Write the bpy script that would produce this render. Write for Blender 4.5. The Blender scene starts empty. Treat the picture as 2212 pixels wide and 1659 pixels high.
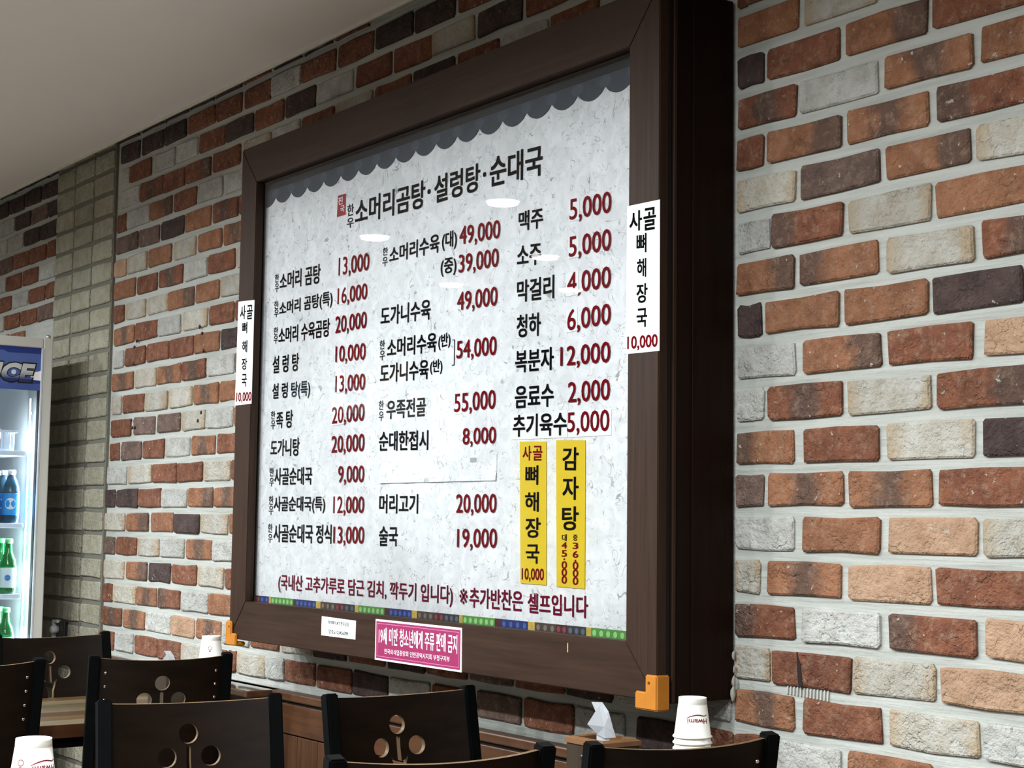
import bpy, bmesh, math, random
from mathutils import Vector, Matrix, noise
C = bpy.context.scene.collection
PI = math.pi
# ---------------------------------------------------------------- camera, light, exposure
scene = bpy.context.scene
cd = bpy.data.cameras.new('camera'); cam = bpy.data.objects.new('camera', cd); C.objects.link(cam)
cd.sensor_width = 36.0; cd.sensor_fit = 'HORIZONTAL'; cd.lens = 3426.97 / 2212 * 36.0
cd.clip_start = .05; cd.clip_end = 60
_r = Vector((0.58831536, 0.80853128, 0.01273603)); _u = Vector((0.06320042, -0.06167734, 0.99609317)); _f = Vector((-0.80615801, 0.58521199, 0.08738524))
cam.matrix_world = Matrix(((_r.x, _u.x, -_f.x, 0), (_r.y, _u.y, -_f.y, 0), (_r.z, _u.z, -_f.z, 1.265), (0, 0, 0, 1)))
scene.camera = cam
scene.view_settings.view_transform = 'Standard'; scene.view_settings.look = 'None'
scene.view_settings.gamma = 1.0; scene.view_settings.use_curve_mapping = False
scene.view_settings.exposure = 0.0
world = bpy.data.worlds.new('world'); scene.world = world; world.use_nodes = True
world.node_tree.nodes['Background'].inputs[0].default_value = (.93, .97, 1.0, 1)
world.node_tree.nodes['Background'].inputs[1].default_value = 0.03
# the ceiling's recessed downlights: (x, y) of each lamp
CEIL_Z = 2.63
LAMP_POWER = 45.0
LAMPS = [(-5.42, .18), (-6.49, .17), (-7.51, -.96), (-6.41, -.8), (-7.22, -1.6),
         (-4.35, .18), (-3.28, .18), (-2.2, .18), (-1.12, .18), (-.05, .18), (-5.3, -.88), (-4.2, -.88), (-3.1, -.88), (-2.0, -.88), (-.9, -.88)]
FRONT_LAMPS = len(LAMPS)
for i, (x, y) in enumerate(LAMPS):
    ld = bpy.data.lights.new('downlight_beam', 'AREA'); ld.shape = 'DISK'; ld.size = .13
    ld.energy = LAMP_POWER; ld.color = (.93, .975, 1.0); ld.spread = math.radians(168)
    lo = bpy.data.objects.new('downlight_beam', ld); C.objects.link(lo); lo.location = (x, y, CEIL_Z - .012)
WALL_Y = 2.2067; Z0 = 1.5452; PITCH = .084
# ---------------------------------------------------------------- helpers
def lin(c):
    c = c / 255.0
    return c / 12.92 if c <= .04045 else ((c + .055) / 1.055) ** 2.4
def rgb(r, g, b): return (lin(r), lin(g), lin(b), 1.0)
def link(o, parent=None):
    C.objects.link(o)
    if parent is not None: o.parent = parent
    return o
def obj(name, bm, mats, parent=None, smooth=False):
    me = bpy.data.meshes.new(name); bm.to_mesh(me); bm.free()
    if not isinstance(mats, (list, tuple)): mats = [mats]
    for m in mats: me.materials.append(m)
    if smooth:
        for p in me.polygons: p.use_smooth = True
    o = bpy.data.objects.new(name, me)
    return link(o, parent)
def tag(o, label, cat, group=None):
    o['label'] = label; o['category'] = cat
    if group: o['group'] = group
    return o
def thing(name, label, cat, loc=(0, 0, 0), rotz=0, group=None):
    o = bpy.data.objects.new(name, None); C.objects.link(o); o.empty_display_size = .05
    o.location = loc; o.rotation_euler = (0, 0, rotz)
    return tag(o, label, cat, group)
def struct(o):
    o['kind'] = 'structure'; return o
def box(bm, x0, x1, y0, y1, z0, z1, bev=0, mat=0, seg=1):
    vs = [bm.verts.new((x, y, z)) for z in (z0, z1) for y in (y0, y1) for x in (x0, x1)]
    fs = []
    for idx in ((0, 2, 3, 1), (4, 5, 7, 6), (0, 1, 5, 4), (2, 6, 7, 3), (0, 4, 6, 2), (1, 3, 7, 5)):
        f = bm.faces.new([vs[i] for i in idx]); f.material_index = mat; fs.append(f)
    if bev > 0:
        es = list({e for f in fs for e in f.edges})
        r = bmesh.ops.bevel(bm, geom=es, offset=bev, segments=seg, affect='EDGES', profile=.5)
        for f in r['faces']: f.material_index = mat
    return bm
def boxobj(name, dims, mat, parent=None, bev=0.002, seg=2, smooth=False):
    bm = bmesh.new(); box(bm, *dims, bev=bev, seg=seg)
    return obj(name, bm, mat, parent, smooth)
def lathe(bm, prof, n=32, cx=0, cy=0, cap0=True, cap1=True, mat=0):
    rings = []
    for (r, z) in prof:
        rings.append([bm.verts.new((cx + r * math.cos(2 * PI * i / n), cy + r * math.sin(2 * PI * i / n), z)) for i in range(n)])
    for a, b in zip(rings, rings[1:]):
        for i in range(n):
            f = bm.faces.new((a[i], a[(i + 1) % n], b[(i + 1) % n], b[i])); f.smooth = True; f.material_index = mat
    if cap0: f = bm.faces.new(rings[0][::-1]); f.material_index = mat
    if cap1: f = bm.faces.new(rings[-1]); f.material_index = mat
def extr(bm, pts, y0, y1, mat=0):
    """closed outline of (x, z) pushed from y0 to y1"""
    a = [bm.verts.new((x, y0, z)) for x, z in pts]; b = [bm.verts.new((x, y1, z)) for x, z in pts]
    n = len(pts); bm.faces.new(a).material_index = mat; bm.faces.new(b[::-1]).material_index = mat
    for i in range(n): bm.faces.new((a[i], b[i], b[(i + 1) % n], a[(i + 1) % n])).material_index = mat
    bmesh.ops.recalc_face_normals(bm, faces=bm.faces)
# ---------------------------------------------------------------- materials
def newmat(name):
    m = bpy.data.materials.new(name); m.use_nodes = True
    nt = m.node_tree; return m, nt, nt.nodes['Principled BSDF']
def N(nt, t, **kw):
    n = nt.nodes.new(t)
    for k, v in kw.items(): setattr(n, k, v)
    return n
def mix(nt, fac, a, b, blend='MIX'):
    n = N(nt, 'ShaderNodeMix', data_type='RGBA', blend_type=blend)
    for s, v in ((n.inputs[0], fac), (n.inputs[6], a), (n.inputs[7], b)):
        if isinstance(v, (tuple, float, int)): s.default_value = v
        else: nt.links.new(v, s)
    return n.outputs[2]
def ramp(nt, src, p0, p1, c0=(0, 0, 0, 1), c1=(1, 1, 1, 1)):
    n = N(nt, 'ShaderNodeValToRGB'); e = n.color_ramp.elements
    e[0].position = p0; e[0].color = c0; e[1].position = p1; e[1].color = c1
    nt.links.new(src, n.inputs[0]); return n.outputs[0]
def plain(name, col, rough=.5, metal=0, spec=.5, nz=.06, scale=30, emit=None, estr=0, coat=0, bump=0, trans=0):
    m, nt, b = newmat(name)
    tc = N(nt, 'ShaderNodeTexCoord'); no = N(nt, 'ShaderNodeTexNoise'); no.inputs['Scale'].default_value = scale; no.inputs['Detail'].default_value = 5
    nt.links.new(tc.outputs['Object'], no.inputs['Vector'])
    lo = tuple(max(0, c * (1 - nz)) for c in col[:3]) + (1,); hi = tuple(min(1, c * (1 + nz)) for c in col[:3]) + (1,)
    nt.links.new(ramp(nt, no.outputs[0], .3, .7, lo, hi), b.inputs['Base Color'])
    b.inputs['Roughness'].default_value = rough; b.inputs['Metallic'].default_value = metal
    b.inputs['Specular IOR Level'].default_value = spec; b.inputs['Coat Weight'].default_value = coat
    b.inputs['Transmission Weight'].default_value = trans
    if emit: b.inputs['Emission Color'].default_value = emit; b.inputs['Emission Strength'].default_value = estr
    if bump:
        bp = N(nt, 'ShaderNodeBump'); bp.inputs['Strength'].default_value = bump; bp.inputs['Distance'].default_value = .002
        nt.links.new(no.outputs[0], bp.inputs['Height']); nt.links.new(bp.outputs[0], b.inputs['Normal'])
    return m
def wood(name, dark, light, rough=.45, scale=(60, 60, 4), spec=.4, mixw=.6, coat=0, bump=.15):
    m, nt, b = newmat(name)
    tc = N(nt, 'ShaderNodeTexCoord'); mp = N(nt, 'ShaderNodeMapping'); mp.inputs['Scale'].default_value = scale
    nt.links.new(tc.outputs['Object'], mp.inputs[0])
    no = N(nt, 'ShaderNodeTexNoise'); no.inputs['Scale'].default_value = 1.0; no.inputs['Detail'].default_value = 8; no.inputs['Roughness'].default_value = .65
    nt.links.new(mp.outputs[0], no.inputs['Vector'])
    n2 = N(nt, 'ShaderNodeTexNoise'); n2.inputs['Scale'].default_value = 3.0; nt.links.new(tc.outputs['Object'], n2.inputs['Vector'])
    f = ramp(nt, no.outputs[0], .3, .72, dark, light)
    c = mix(nt, ramp(nt, n2.outputs[0], .35, .7, (0, 0, 0, 1), (mixw,) * 3 + (1,)), f, light)
    nt.links.new(c, b.inputs['Base Color']); b.inputs['Roughness'].default_value = rough; b.inputs['Specular IOR Level'].default_value = spec
    b.inputs['Coat Weight'].default_value = coat
    bp = N(nt, 'ShaderNodeBump'); bp.inputs['Strength'].default_value = bump; bp.inputs['Distance'].default_value = .001
    nt.links.new(no.outputs[0], bp.inputs['Height']); nt.links.new(bp.outputs[0], b.inputs['Normal'])
    return m
# ---- bricks: a body colour, an optional fire-darkened band, lime specks and a chipped face
BCOL = {'R': (rgb(156, 100, 74), rgb(122, 76, 57)), 'O': (rgb(180, 126, 93), rgb(150, 101, 73)), 'P': (rgb(220, 182, 150), rgb(196, 156, 124)),
        'W': (rgb(224, 225, 220), rgb(196, 196, 188)), 'D': (rgb(96, 78, 74), rgb(70, 56, 54)), 'B': (rgb(136, 112, 102), rgb(110, 90, 82)),
        'C': (rgb(224, 222, 212), rgb(204, 196, 178)), 'Y': (rgb(198, 196, 178), rgb(176, 171, 146))}
def dim(c, k=.62): return (c[0] * k, c[1] * k, c[2] * k, 1)
def brickmat(code):
    base, alt = [dim(q) for q in BCOL[code[0]]]; band = code[1:] or ('e' if code[0] == 'C' else '')
    m, nt, b = newmat('brick_' + code)
    tc = N(nt, 'ShaderNodeTexCoord'); oi = N(nt, 'ShaderNodeObjectInfo')
    off = N(nt, 'ShaderNodeVectorMath', operation='SCALE'); off.inputs[0].default_value = (37, 11, 23); nt.links.new(oi.outputs['Random'], off.inputs['Scale'])
    add = N(nt, 'ShaderNodeVectorMath', operation='ADD'); nt.links.new(tc.outputs['Object'], add.inputs[0]); nt.links.new(off.outputs[0], add.inputs[1])
    def nz(scale, det=6, rough=.6):
        n = N(nt, 'ShaderNodeTexNoise'); n.inputs['Scale'].default_value = scale; n.inputs['Detail'].default_value = det; n.inputs['Roughness'].default_value = rough
        nt.links.new(add.outputs[0], n.inputs['Vector']); return n.outputs[0]
    n1 = nz(22); n2 = nz(70, 4); n3 = nz(150, 3)
    col = mix(nt, ramp(nt, n1, .36, .66), base, alt)
    if band:
        sx = N(nt, 'ShaderNodeSeparateXYZ'); nt.links.new(tc.outputs['Generated'], sx.inputs[0])
        wob = N(nt, 'ShaderNodeMath', operation='MULTIPLY_ADD'); nt.links.new(n1, wob.inputs[0]); wob.inputs[1].default_value = .5; nt.links.new(sx.outputs[0], wob.inputs[2])
        cr = N(nt, 'ShaderNodeValToRGB'); e = cr.color_ramp.elements
        def stops(L):
            e[0].position = L[0][0]; e[0].color = (L[0][1],) * 3 + (1,)
            e[1].position = L[-1][0]; e[1].color = (L[-1][1],) * 3 + (1,)
            for p, v in L[1:-1]: q = e.new(p); q.color = (v,) * 3 + (1,)
        sc = N(nt, 'ShaderNodeMath', operation='MULTIPLY'); nt.links.new(wob.outputs[0], sc.inputs[0]); sc.inputs[1].default_value = .6667
        s = lambda x: min(1, max(0, (x + .25) * .6667))
        if band == 'r': stops([(s(.55), 0), (s(.72), 1), (s(1.1), 1)])
        elif band == 'l': stops([(s(-.1), 1), (s(.25), 1), (s(.42), 0)])
        elif band == 'm': stops([(s(.25), 0), (s(.42), 1), (s(.62), 1), (s(.78), 0)])
        else: stops([(s(.02), 1), (s(.22), 0), (s(.82), 0), (s(1.0), 1)])
        nt.links.new(sc.outputs[0], cr.inputs[0])
        tint = dim(rgb(204, 178, 142) if band == 'e' else rgb(100, 84, 76))
        k = N(nt, 'ShaderNodeMath', operation='MULTIPLY'); nt.links.new(cr.outputs[0], k.inputs[0]); k.inputs[1].default_value = .8
        col = mix(nt, k.outputs[0], col, tint)
    col = mix(nt, ramp(nt, nz(48, 8, .75), .5, .72, (0, 0, 0, 1), (.5, .5, .5, 1)), col, dim(rgb(206, 176, 150) if code[0] in 'ROPB' else rgb(120, 106, 102) if code[0] == 'D' else rgb(176, 168, 150)))
    speck = ramp(nt, n2, .66, .72)
    col = mix(nt, speck, col, dim(rgb(214, 206, 192) if code[0] not in 'WCY' else rgb(170, 158, 138)))
    hs = N(nt, 'ShaderNodeHueSaturation'); v = N(nt, 'ShaderNodeMapRange'); nt.links.new(oi.outputs['Random'], v.inputs[0]); v.inputs[3].default_value = .86; v.inputs[4].default_value = 1.08
    nt.links.new(v.outputs[0], hs.inputs['Value']); nt.links.new(col, hs.inputs['Color']); nt.links.new(hs.outputs[0], b.inputs['Base Color'])
    b.inputs['Roughness'].default_value = .85; b.inputs['Specular IOR Level'].default_value = .25
    hsum = N(nt, 'ShaderNodeMath', operation='MULTIPLY_ADD'); nt.links.new(n2, hsum.inputs[0]); hsum.inputs[1].default_value = .45; nt.links.new(n1, hsum.inputs[2])
    h2 = N(nt, 'ShaderNodeMath', operation='MULTIPLY_ADD'); nt.links.new(n3, h2.inputs[0]); h2.inputs[1].default_value = .25; nt.links.new(hsum.outputs[0], h2.inputs[2])
    vo = N(nt, 'ShaderNodeTexVoronoi', feature='DISTANCE_TO_EDGE'); vo.inputs['Scale'].default_value = 38
    wv = N(nt, 'ShaderNodeVectorMath', operation='MULTIPLY_ADD'); nc = N(nt, 'ShaderNodeTexNoise'); nc.inputs['Scale'].default_value = 60; nt.links.new(add.outputs[0], nc.inputs['Vector'])
    nt.links.new(nc.outputs[1], wv.inputs[0]); wv.inputs[1].default_value = (.035, .035, .035); nt.links.new(add.outputs[0], wv.inputs[2]); nt.links.new(wv.outputs[0], vo.inputs['Vector'])
    crk = N(nt, 'ShaderNodeMath', operation='MULTIPLY'); nt.links.new(ramp(nt, vo.outputs['Distance'], .0, .13, (1, 1, 1, 1), (0, 0, 0, 1)), crk.inputs[0]); nt.links.new(ramp(nt, nz(16, 2), .5, .6), crk.inputs[1])
    h3 = N(nt, 'ShaderNodeMath', operation='MULTIPLY_ADD'); nt.links.new(crk.outputs[0], h3.inputs[0]); h3.inputs[1].default_value = -.13; nt.links.new(h2.outputs[0], h3.inputs[2])
    bp = N(nt, 'ShaderNodeBump'); bp.inputs['Strength'].default_value = 1.0; bp.inputs['Distance'].default_value = .013
    nt.links.new(h3.outputs[0], bp.inputs['Height']); nt.links.new(bp.outputs[0], b.inputs['Normal'])
    return m
_bm = {}
def BM(code):
    if code not in _bm: _bm[code] = brickmat(code)
    return _bm[code]
def mortarmat():
    m, nt, b = newmat('mortar'); tc = N(nt, 'ShaderNodeTexCoord'); mp = N(nt, 'ShaderNodeMapping'); mp.inputs['Scale'].default_value = (5, 20, 75); nt.links.new(tc.outputs['Object'], mp.inputs[0])
    a1 = N(nt, 'ShaderNodeTexNoise'); a1.inputs['Scale'].default_value = 1; a1.inputs['Detail'].default_value = 5; nt.links.new(mp.outputs[0], a1.inputs['Vector'])
    a2 = N(nt, 'ShaderNodeTexNoise'); a2.inputs['Scale'].default_value = 90; a2.inputs['Detail'].default_value = 6; nt.links.new(tc.outputs['Object'], a2.inputs['Vector'])
    nt.links.new(mix(nt, ramp(nt, a1.outputs[0], .3, .6), rgb(158, 161, 155), rgb(174, 177, 171)), b.inputs['Base Color'])
    s = N(nt, 'ShaderNodeMath', operation='MULTIPLY_ADD'); nt.links.new(a2.outputs[0], s.inputs[0]); s.inputs[1].default_value = .35; nt.links.new(a1.outputs[0], s.inputs[2])
    bp = N(nt, 'ShaderNodeBump'); bp.inputs['Strength'].default_value = 1; bp.inputs['Distance'].default_value = .0045; nt.links.new(s.outputs[0], bp.inputs['Height']); nt.links.new(bp.outputs[0], b.inputs['Normal'])
    b.inputs['Roughness'].default_value = .9; b.inputs['Specular IOR Level'].default_value = .2
    return m
MORTAR = mortarmat()
PAINT = plain('ceiling_paint', rgb(218, 213, 206), rough=.8, nz=.01, scale=6, spec=.2)
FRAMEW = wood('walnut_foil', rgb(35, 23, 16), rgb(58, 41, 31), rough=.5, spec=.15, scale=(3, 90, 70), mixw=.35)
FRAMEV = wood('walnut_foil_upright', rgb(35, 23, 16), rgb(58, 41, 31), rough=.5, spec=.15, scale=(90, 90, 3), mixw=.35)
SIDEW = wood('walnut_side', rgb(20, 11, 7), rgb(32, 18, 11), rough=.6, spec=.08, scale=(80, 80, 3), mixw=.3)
BLACKM = plain('black_powder_coat', (.0014, .0018, .002, 1), rough=.55, nz=.2, spec=.07)
BACKW = wood('dark_bentwood', rgb(13, 7, 3), rgb(25, 15, 8), rough=.5, scale=(50, 5, 50), mixw=.3, spec=.13)
PLYEDGE = plain('plywood_edge', rgb(98, 76, 48), rough=.55, nz=.25, scale=120)
CHROME = plain('bolt_steel', (.75, .74, .7, 1), rough=.22, metal=1, nz=.02)
WAINS = wood('wainscot_wood', rgb(54, 31, 17), rgb(84, 54, 33), rough=.4, scale=(3, 60, 60), mixw=.4)
WAINV = wood('wainscot_plank_wood', rgb(54, 31, 17), rgb(84, 54, 33), rough=.4, scale=(60, 60, 3), mixw=.4)
INK = plain('black_print', rgb(8, 9, 12), rough=.9, nz=.02, spec=.05)
INKG = plain('grey_print', rgb(30, 32, 38), rough=.9, nz=.02, spec=.05)
INKR = plain('red_print', rgb(104, 6, 18), rough=.9, nz=.03, spec=.05)
INKM = plain('maroon_print', rgb(98, 6, 38), rough=.9, nz=.03, spec=.05)
INKW = plain('white_print', rgb(236, 232, 236), rough=.6, nz=.01)
WHITEP = plain('white_sticker', rgb(236, 240, 238), rough=.55, nz=.01)
YELP = plain('yellow_sticker', rgb(206, 180, 30), rough=.5, nz=.03)
# ---------------------------------------------------------------- the room
rnd = random.Random(7)
bm = bmesh.new(); box(bm, -9.2, 1.6, -4.6, 2.5, -.05, 0)
struct(obj('floor', bm, wood('floor_planks', rgb(84, 76, 68), rgb(116, 106, 96), rough=.5, scale=(2, 14, 14))))
bm = bmesh.new(); box(bm, -9.2, 1.6, -4.6, 2.155, CEIL_Z, CEIL_Z + .06)
struct(obj('ceiling', bm, PAINT))
bm = bmesh.new(); box(bm, -9.2, 1.6, 2.15, 2.158, CEIL_Z - .007, CEIL_Z + .03, bev=.001)
struct(obj('trim_2', bm, plain('edge_bead', rgb(206, 202, 190), rough=.6)))
bm = bmesh.new(); box(bm, -9.2, 1.6, 2.155, 2.5, CEIL_Z + .03, CEIL_Z + .08)
struct(obj('trim_3', bm, plain('ceiling_gap', rgb(60, 58, 54), rough=.9)))
CREAM = plain('cream_wall', rgb(104, 101, 94), rough=.8)
bm = bmesh.new(); box(bm, -9.2, 1.6, -4.7, -4.6, 0, CEIL_Z); struct(obj('wall_front', bm, CREAM))
bm = bmesh.new(); box(bm, -9.3, -9.2, -4.6, 2.5, 0, CEIL_Z); struct(obj('wall_left', bm, CREAM))
# back wall: mortar bed, with every brick set into it
bm = bmesh.new()
box(bm, -9.2, 1.6, WALL_Y + .008, 2.5, 0, CEIL_Z + .05)
wall = struct(obj('wall_back', bm, MORTAR))
BR={-13:[(-5.562,-5.355,'D'),(-5.334,-5.143,'D'),(-5.123,-4.94,'D'),(-4.921,-4.741,'D'),(-4.724,-4.538,'D'),(-4.515,-4.341,'R'),(-4.316,-4.138,'D'),(-4.118,-3.956,'D'),(-3.937,-3.748,'R')],
-12:[(-5.519,-5.348,'D'),(-5.327,-5.144,'D'),(-5.129,-4.952,'D'),(-4.934,-4.729,'R'),(-4.715,-4.533,'R'),(-4.51,-4.336,'R'),(-4.327,-4.142,'W'),(-4.134,-3.934,'R'),(-3.915,-3.722,'R'),(-3.707,-3.518,'D'),(-3.505,-3.317,'D'),(-3.3,-3.112,'R'),(-3.096,-2.923,'D')],
-11:[(-5.512,-5.442,'W'),(-5.429,-5.238,'R'),(-5.218,-5.037,'W'),(-5.026,-4.855,'W'),(-4.84,-4.648,'R'),(-4.637,-4.447,'D'),(-4.431,-4.246,'R'),(-4.231,-4.047,'D'),(-4.039,-3.83,'W'),(-3.812,-3.623,'R'),(-3.611,-3.427,'R'),(-3.418,-3.226,'C'),(-3.21,-3.024,'D'),(-3.008,-2.824,'R')],
-10:[(-5.504,-5.338,'W'),(-5.325,-5.131,'Rm'),(-5.123,-4.951,'R'),(-4.94,-4.749,'Rr'),(-4.732,-4.535,'R'),(-4.506,-4.326,'C'),(-4.305,-4.139,'W'),(-4.122,-3.937,'R'),(-3.915,-3.723,'C'),(-3.705,-3.524,'R'),(-3.51,-3.314,'D'),(-3.299,-3.118,'R'),(-3.102,-2.92,'W'),(-2.906,-2.73,'R')],
-9:[(-5.532,-5.449,'R'),(-5.441,-5.24,'W'),(-5.232,-5.051,'Or'),(-5.032,-4.854,'R'),(-4.839,-4.657,'W'),(-4.64,-4.504,'W'),(-4.485,-4.297,'R'),(-2.279,-2.253,'R'),(-2.235,-2.031,'O')],
-8:[(-5.533,-5.34,'Br'),(-5.324,-5.15,'B'),(-5.134,-4.947,'D'),(-4.935,-4.738,'O'),(-4.72,-4.538,'Rm'),(-4.528,-4.385,'R'),(-2.279,-2.115,'O'),(-2.097,-1.917,'C'),(-1.901,-1.719,'O'),(-1.704,-1.55,'R')],
-7:[(-5.548,-5.439,'P'),(-5.422,-5.251,'C'),(-5.231,-5.046,'O'),(-5.019,-4.849,'C'),(-4.824,-4.653,'O'),(-4.636,-4.475,'Om'),(-2.279,-2.207,'D'),(-2.196,-2.007,'R'),(-1.992,-1.801,'Or'),(-1.788,-1.579,'R')],
-6:[(-5.54,-5.347,'O'),(-5.326,-5.156,'R'),(-5.136,-4.945,'Rm'),(-4.927,-4.754,'W'),(-4.74,-4.551,'R'),(-4.534,-4.375,'C'),(-2.279,-2.12,'Rm'),(-2.11,-1.917,'W'),(-1.897,-1.704,'Om'),(-1.687,-1.51,'O')],
-5:[(-5.533,-5.442,'R'),(-5.424,-5.25,'C'),(-5.229,-5.06,'C'),(-5.056,-4.851,'Or'),(-4.833,-4.662,'O'),(-4.645,-4.481,'C'),(-2.282,-2.209,'R'),(-2.196,-2.004,'Or'),(-1.99,-1.8,'Om'),(-1.782,-1.586,'Rl')],
-4:[(-5.525,-5.345,'Om'),(-5.329,-5.143,'R'),(-5.131,-4.952,'W'),(-4.926,-4.743,'C'),(-4.725,-4.55,'R'),(-4.537,-4.365,'R'),(-2.282,-2.123,'C'),(-2.108,-1.914,'B'),(-1.898,-1.711,'Or'),(-1.697,-1.522,'C')],
-3:[(-5.531,-5.435,'W'),(-5.414,-5.24,'R'),(-5.22,-5.039,'R'),(-5.028,-4.843,'R'),(-4.836,-4.648,'O'),(-4.634,-4.47,'D'),(-2.279,-2.191,'W'),(-2.186,-2.002,'Rl'),(-1.988,-1.797,'C'),(-1.787,-1.585,'O')],
-2:[(-5.528,-5.339,'Om'),(-5.319,-5.141,'C'),(-5.129,-4.939,'Om'),(-4.921,-4.742,'Rm'),(-4.731,-4.539,'W'),(-4.53,-4.356,'R'),(-2.281,-2.127,'Or'),(-2.11,-1.917,'Ol'),(-1.896,-1.707,'C'),(-1.689,-1.516,'Rm')],
-1:[(-5.524,-5.438,'C'),(-5.421,-5.234,'R'),(-5.222,-5.038,'C'),(-5.019,-4.842,'C'),(-4.824,-4.643,'Om'),(-4.633,-4.47,'O'),(-2.279,-2.215,'D'),(-2.203,-2.012,'O'),(-2.0,-1.807,'O'),(-1.795,-1.608,'D'),(-1.595,-1.443,'O')],
0:[(-5.521,-5.346,'R'),(-5.321,-5.136,'B'),(-5.108,-4.93,'B'),(-4.908,-4.737,'C'),(-4.73,-4.535,'W'),(-4.519,-4.346,'O'),(-2.281,-2.125,'W'),(-2.103,-1.914,'Or'),(-1.895,-1.712,'R'),(-1.686,-1.52,'P')],
1:[(-5.531,-5.444,'R'),(-5.423,-5.248,'B'),(-5.228,-5.052,'R'),(-5.04,-4.848,'W'),(-4.83,-4.656,'Om'),(-4.639,-4.472,'R'),(-2.281,-2.209,'W'),(-2.196,-2.005,'Rm'),(-1.994,-1.801,'C'),(-1.787,-1.596,'Rr')],
2:[(-5.545,-5.369,'W'),(-5.352,-5.154,'C'),(-5.142,-4.944,'R'),(-4.933,-4.746,'R'),(-4.729,-4.544,'C'),(-4.531,-4.351,'R'),(-2.284,-2.128,'Ol'),(-2.104,-1.922,'R'),(-1.902,-1.709,'C'),(-1.693,-1.523,'D')],
3:[(-5.555,-5.468,'D'),(-5.447,-5.263,'D'),(-5.255,-5.065,'R'),(-5.058,-4.857,'W'),(-4.843,-4.662,'Or'),(-4.645,-4.471,'Om'),(-2.286,-2.21,'B'),(-2.197,-2.005,'Om'),(-1.992,-1.801,'Om'),(-1.786,-1.594,'R')],
4:[(-5.552,-5.371,'C'),(-5.35,-5.168,'Or'),(-5.14,-4.961,'O'),(-4.946,-4.759,'D'),(-4.745,-4.55,'C'),(-4.537,-4.357,'O'),(-2.288,-2.129,'W'),(-2.107,-1.92,'O'),(-1.899,-1.708,'P'),(-1.694,-1.527,'C')],
5:[(-5.557,-5.457,'B'),(-5.44,-5.261,'R'),(-5.245,-5.071,'C'),(-5.056,-4.867,'W'),(-4.849,-4.66,'Om'),(-4.65,-4.47,'W'),(-2.288,-2.22,'C'),(-2.199,-2.01,'Om'),(-1.993,-1.806,'P'),(-1.794,-1.602,'R')],
6:[(-5.55,-5.365,'C'),(-5.34,-5.166,'Or'),(-5.146,-4.97,'D'),(-4.952,-4.768,'R'),(-4.747,-4.568,'C'),(-4.552,-4.362,'R'),(-2.288,-2.129,'Rl'),(-2.108,-1.92,'W'),(-1.897,-1.713,'Rl'),(-1.691,-1.53,'P')],
7:[(-5.551,-5.464,'R'),(-5.455,-5.255,'C'),(-5.247,-5.077,'Om'),(-5.058,-4.887,'Rl'),(-4.876,-4.676,'W'),(-4.666,-4.482,'O'),(-2.288,-2.193,'C'),(-2.185,-1.99,'R'),(-1.984,-1.797,'C'),(-1.784,-1.601,'P')],
8:[(-5.547,-5.371,'Rm'),(-5.354,-5.168,'Om'),(-5.16,-4.957,'W'),(-4.95,-4.774,'P'),(-4.753,-4.577,'Om'),(-4.561,-4.383,'W'),(-4.368,-4.189,'R'),(-4.172,-3.994,'C'),(-3.978,-3.799,'D'),(-3.782,-3.599,'R'),(-3.583,-3.405,'D'),(-3.394,-3.218,'R'),(-3.204,-3.027,'B'),(-3.014,-2.833,'R'),(-2.822,-2.663,'D'),(-2.648,-2.484,'W'),(-2.47,-2.3,'W'),(-2.287,-2.131,'Om'),(-2.106,-1.918,'R'),(-1.901,-1.708,'C'),(-1.699,-1.534,'W')],
9:[(-5.602,-5.436,'R'),(-5.418,-5.261,'W'),(-5.245,-5.06,'R'),(-5.052,-4.871,'R'),(-4.86,-4.699,'C'),(-4.682,-4.532,'R'),(-4.52,-4.465,'R'),(-4.456,-4.269,'C'),(-4.266,-4.15,'W'),(-4.147,-3.971,'R'),(-3.955,-3.768,'R'),(-3.758,-3.582,'D'),(-3.573,-3.381,'W'),(-3.366,-3.186,'R'),(-3.171,-2.994,'B'),(-2.98,-2.797,'R'),(-2.789,-2.624,'W'),(-2.583,-2.449,'D'),(-2.431,-2.296,'R'),(-2.287,-2.199,'R'),(-2.185,-2.017,'W'),(-1.997,-1.808,'O'),(-1.788,-1.604,'W')],
10:[(-2.287,-2.132,'O'),(-2.107,-1.92,'W'),(-1.903,-1.71,'R'),(-1.699,-1.537,'O')]}
def zline(n): return Z0 - n * PITCH
def brick_bm(bm, x0, x1, z0, z1, yf, yb, r, org=(0, 0, 0), jit=.0024):
    """a slip brick: ten-sided, uneven outline, worn arrises"""
    c = .005
    w, h = x1 - x0, z1 - z0
    if w < .03: c = .003
    P = [(x0 + c, z0), ((x0 + x1) / 2, z0), (x1 - c, z0), (x1, z0 + c), (x1, z1 - c), (x1 - c, z1), ((x0 + x1) / 2, z1), (x0 + c, z1), (x0, z1 - c), (x0, z0 + c)]
    P = [(x + r.uniform(-jit, jit), z + r.uniform(-jit, jit)) for x, z in P]
    cx, cz = (x0 + x1) / 2, (z0 + z1) / 2; s = .0036
    ins = [(x + (s if x < cx - .001 else -s if x > cx + .001 else 0), z + (s if z < cz else -s)) for x, z in P]
    d = r.uniform(-.0016, .0016)
    A = [bm.verts.new((x - org[0], yb - org[1], z - org[2])) for x, z in P]
    B = [bm.verts.new((x - org[0], yf + .0030 + d - org[1], z - org[2])) for x, z in P]
    D = [bm.verts.new((x - org[0], yf + d + r.uniform(-.0005, .0005) - org[1], z - org[2])) for x, z in ins]
    n = len(P)
    for i in range(n):
        j = (i + 1) % n
        bm.faces.new((A[i], A[j], B[j], B[i])); bm.faces.new((B[i], B[j], D[j], D[i]))
    bm.faces.new(D)
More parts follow.
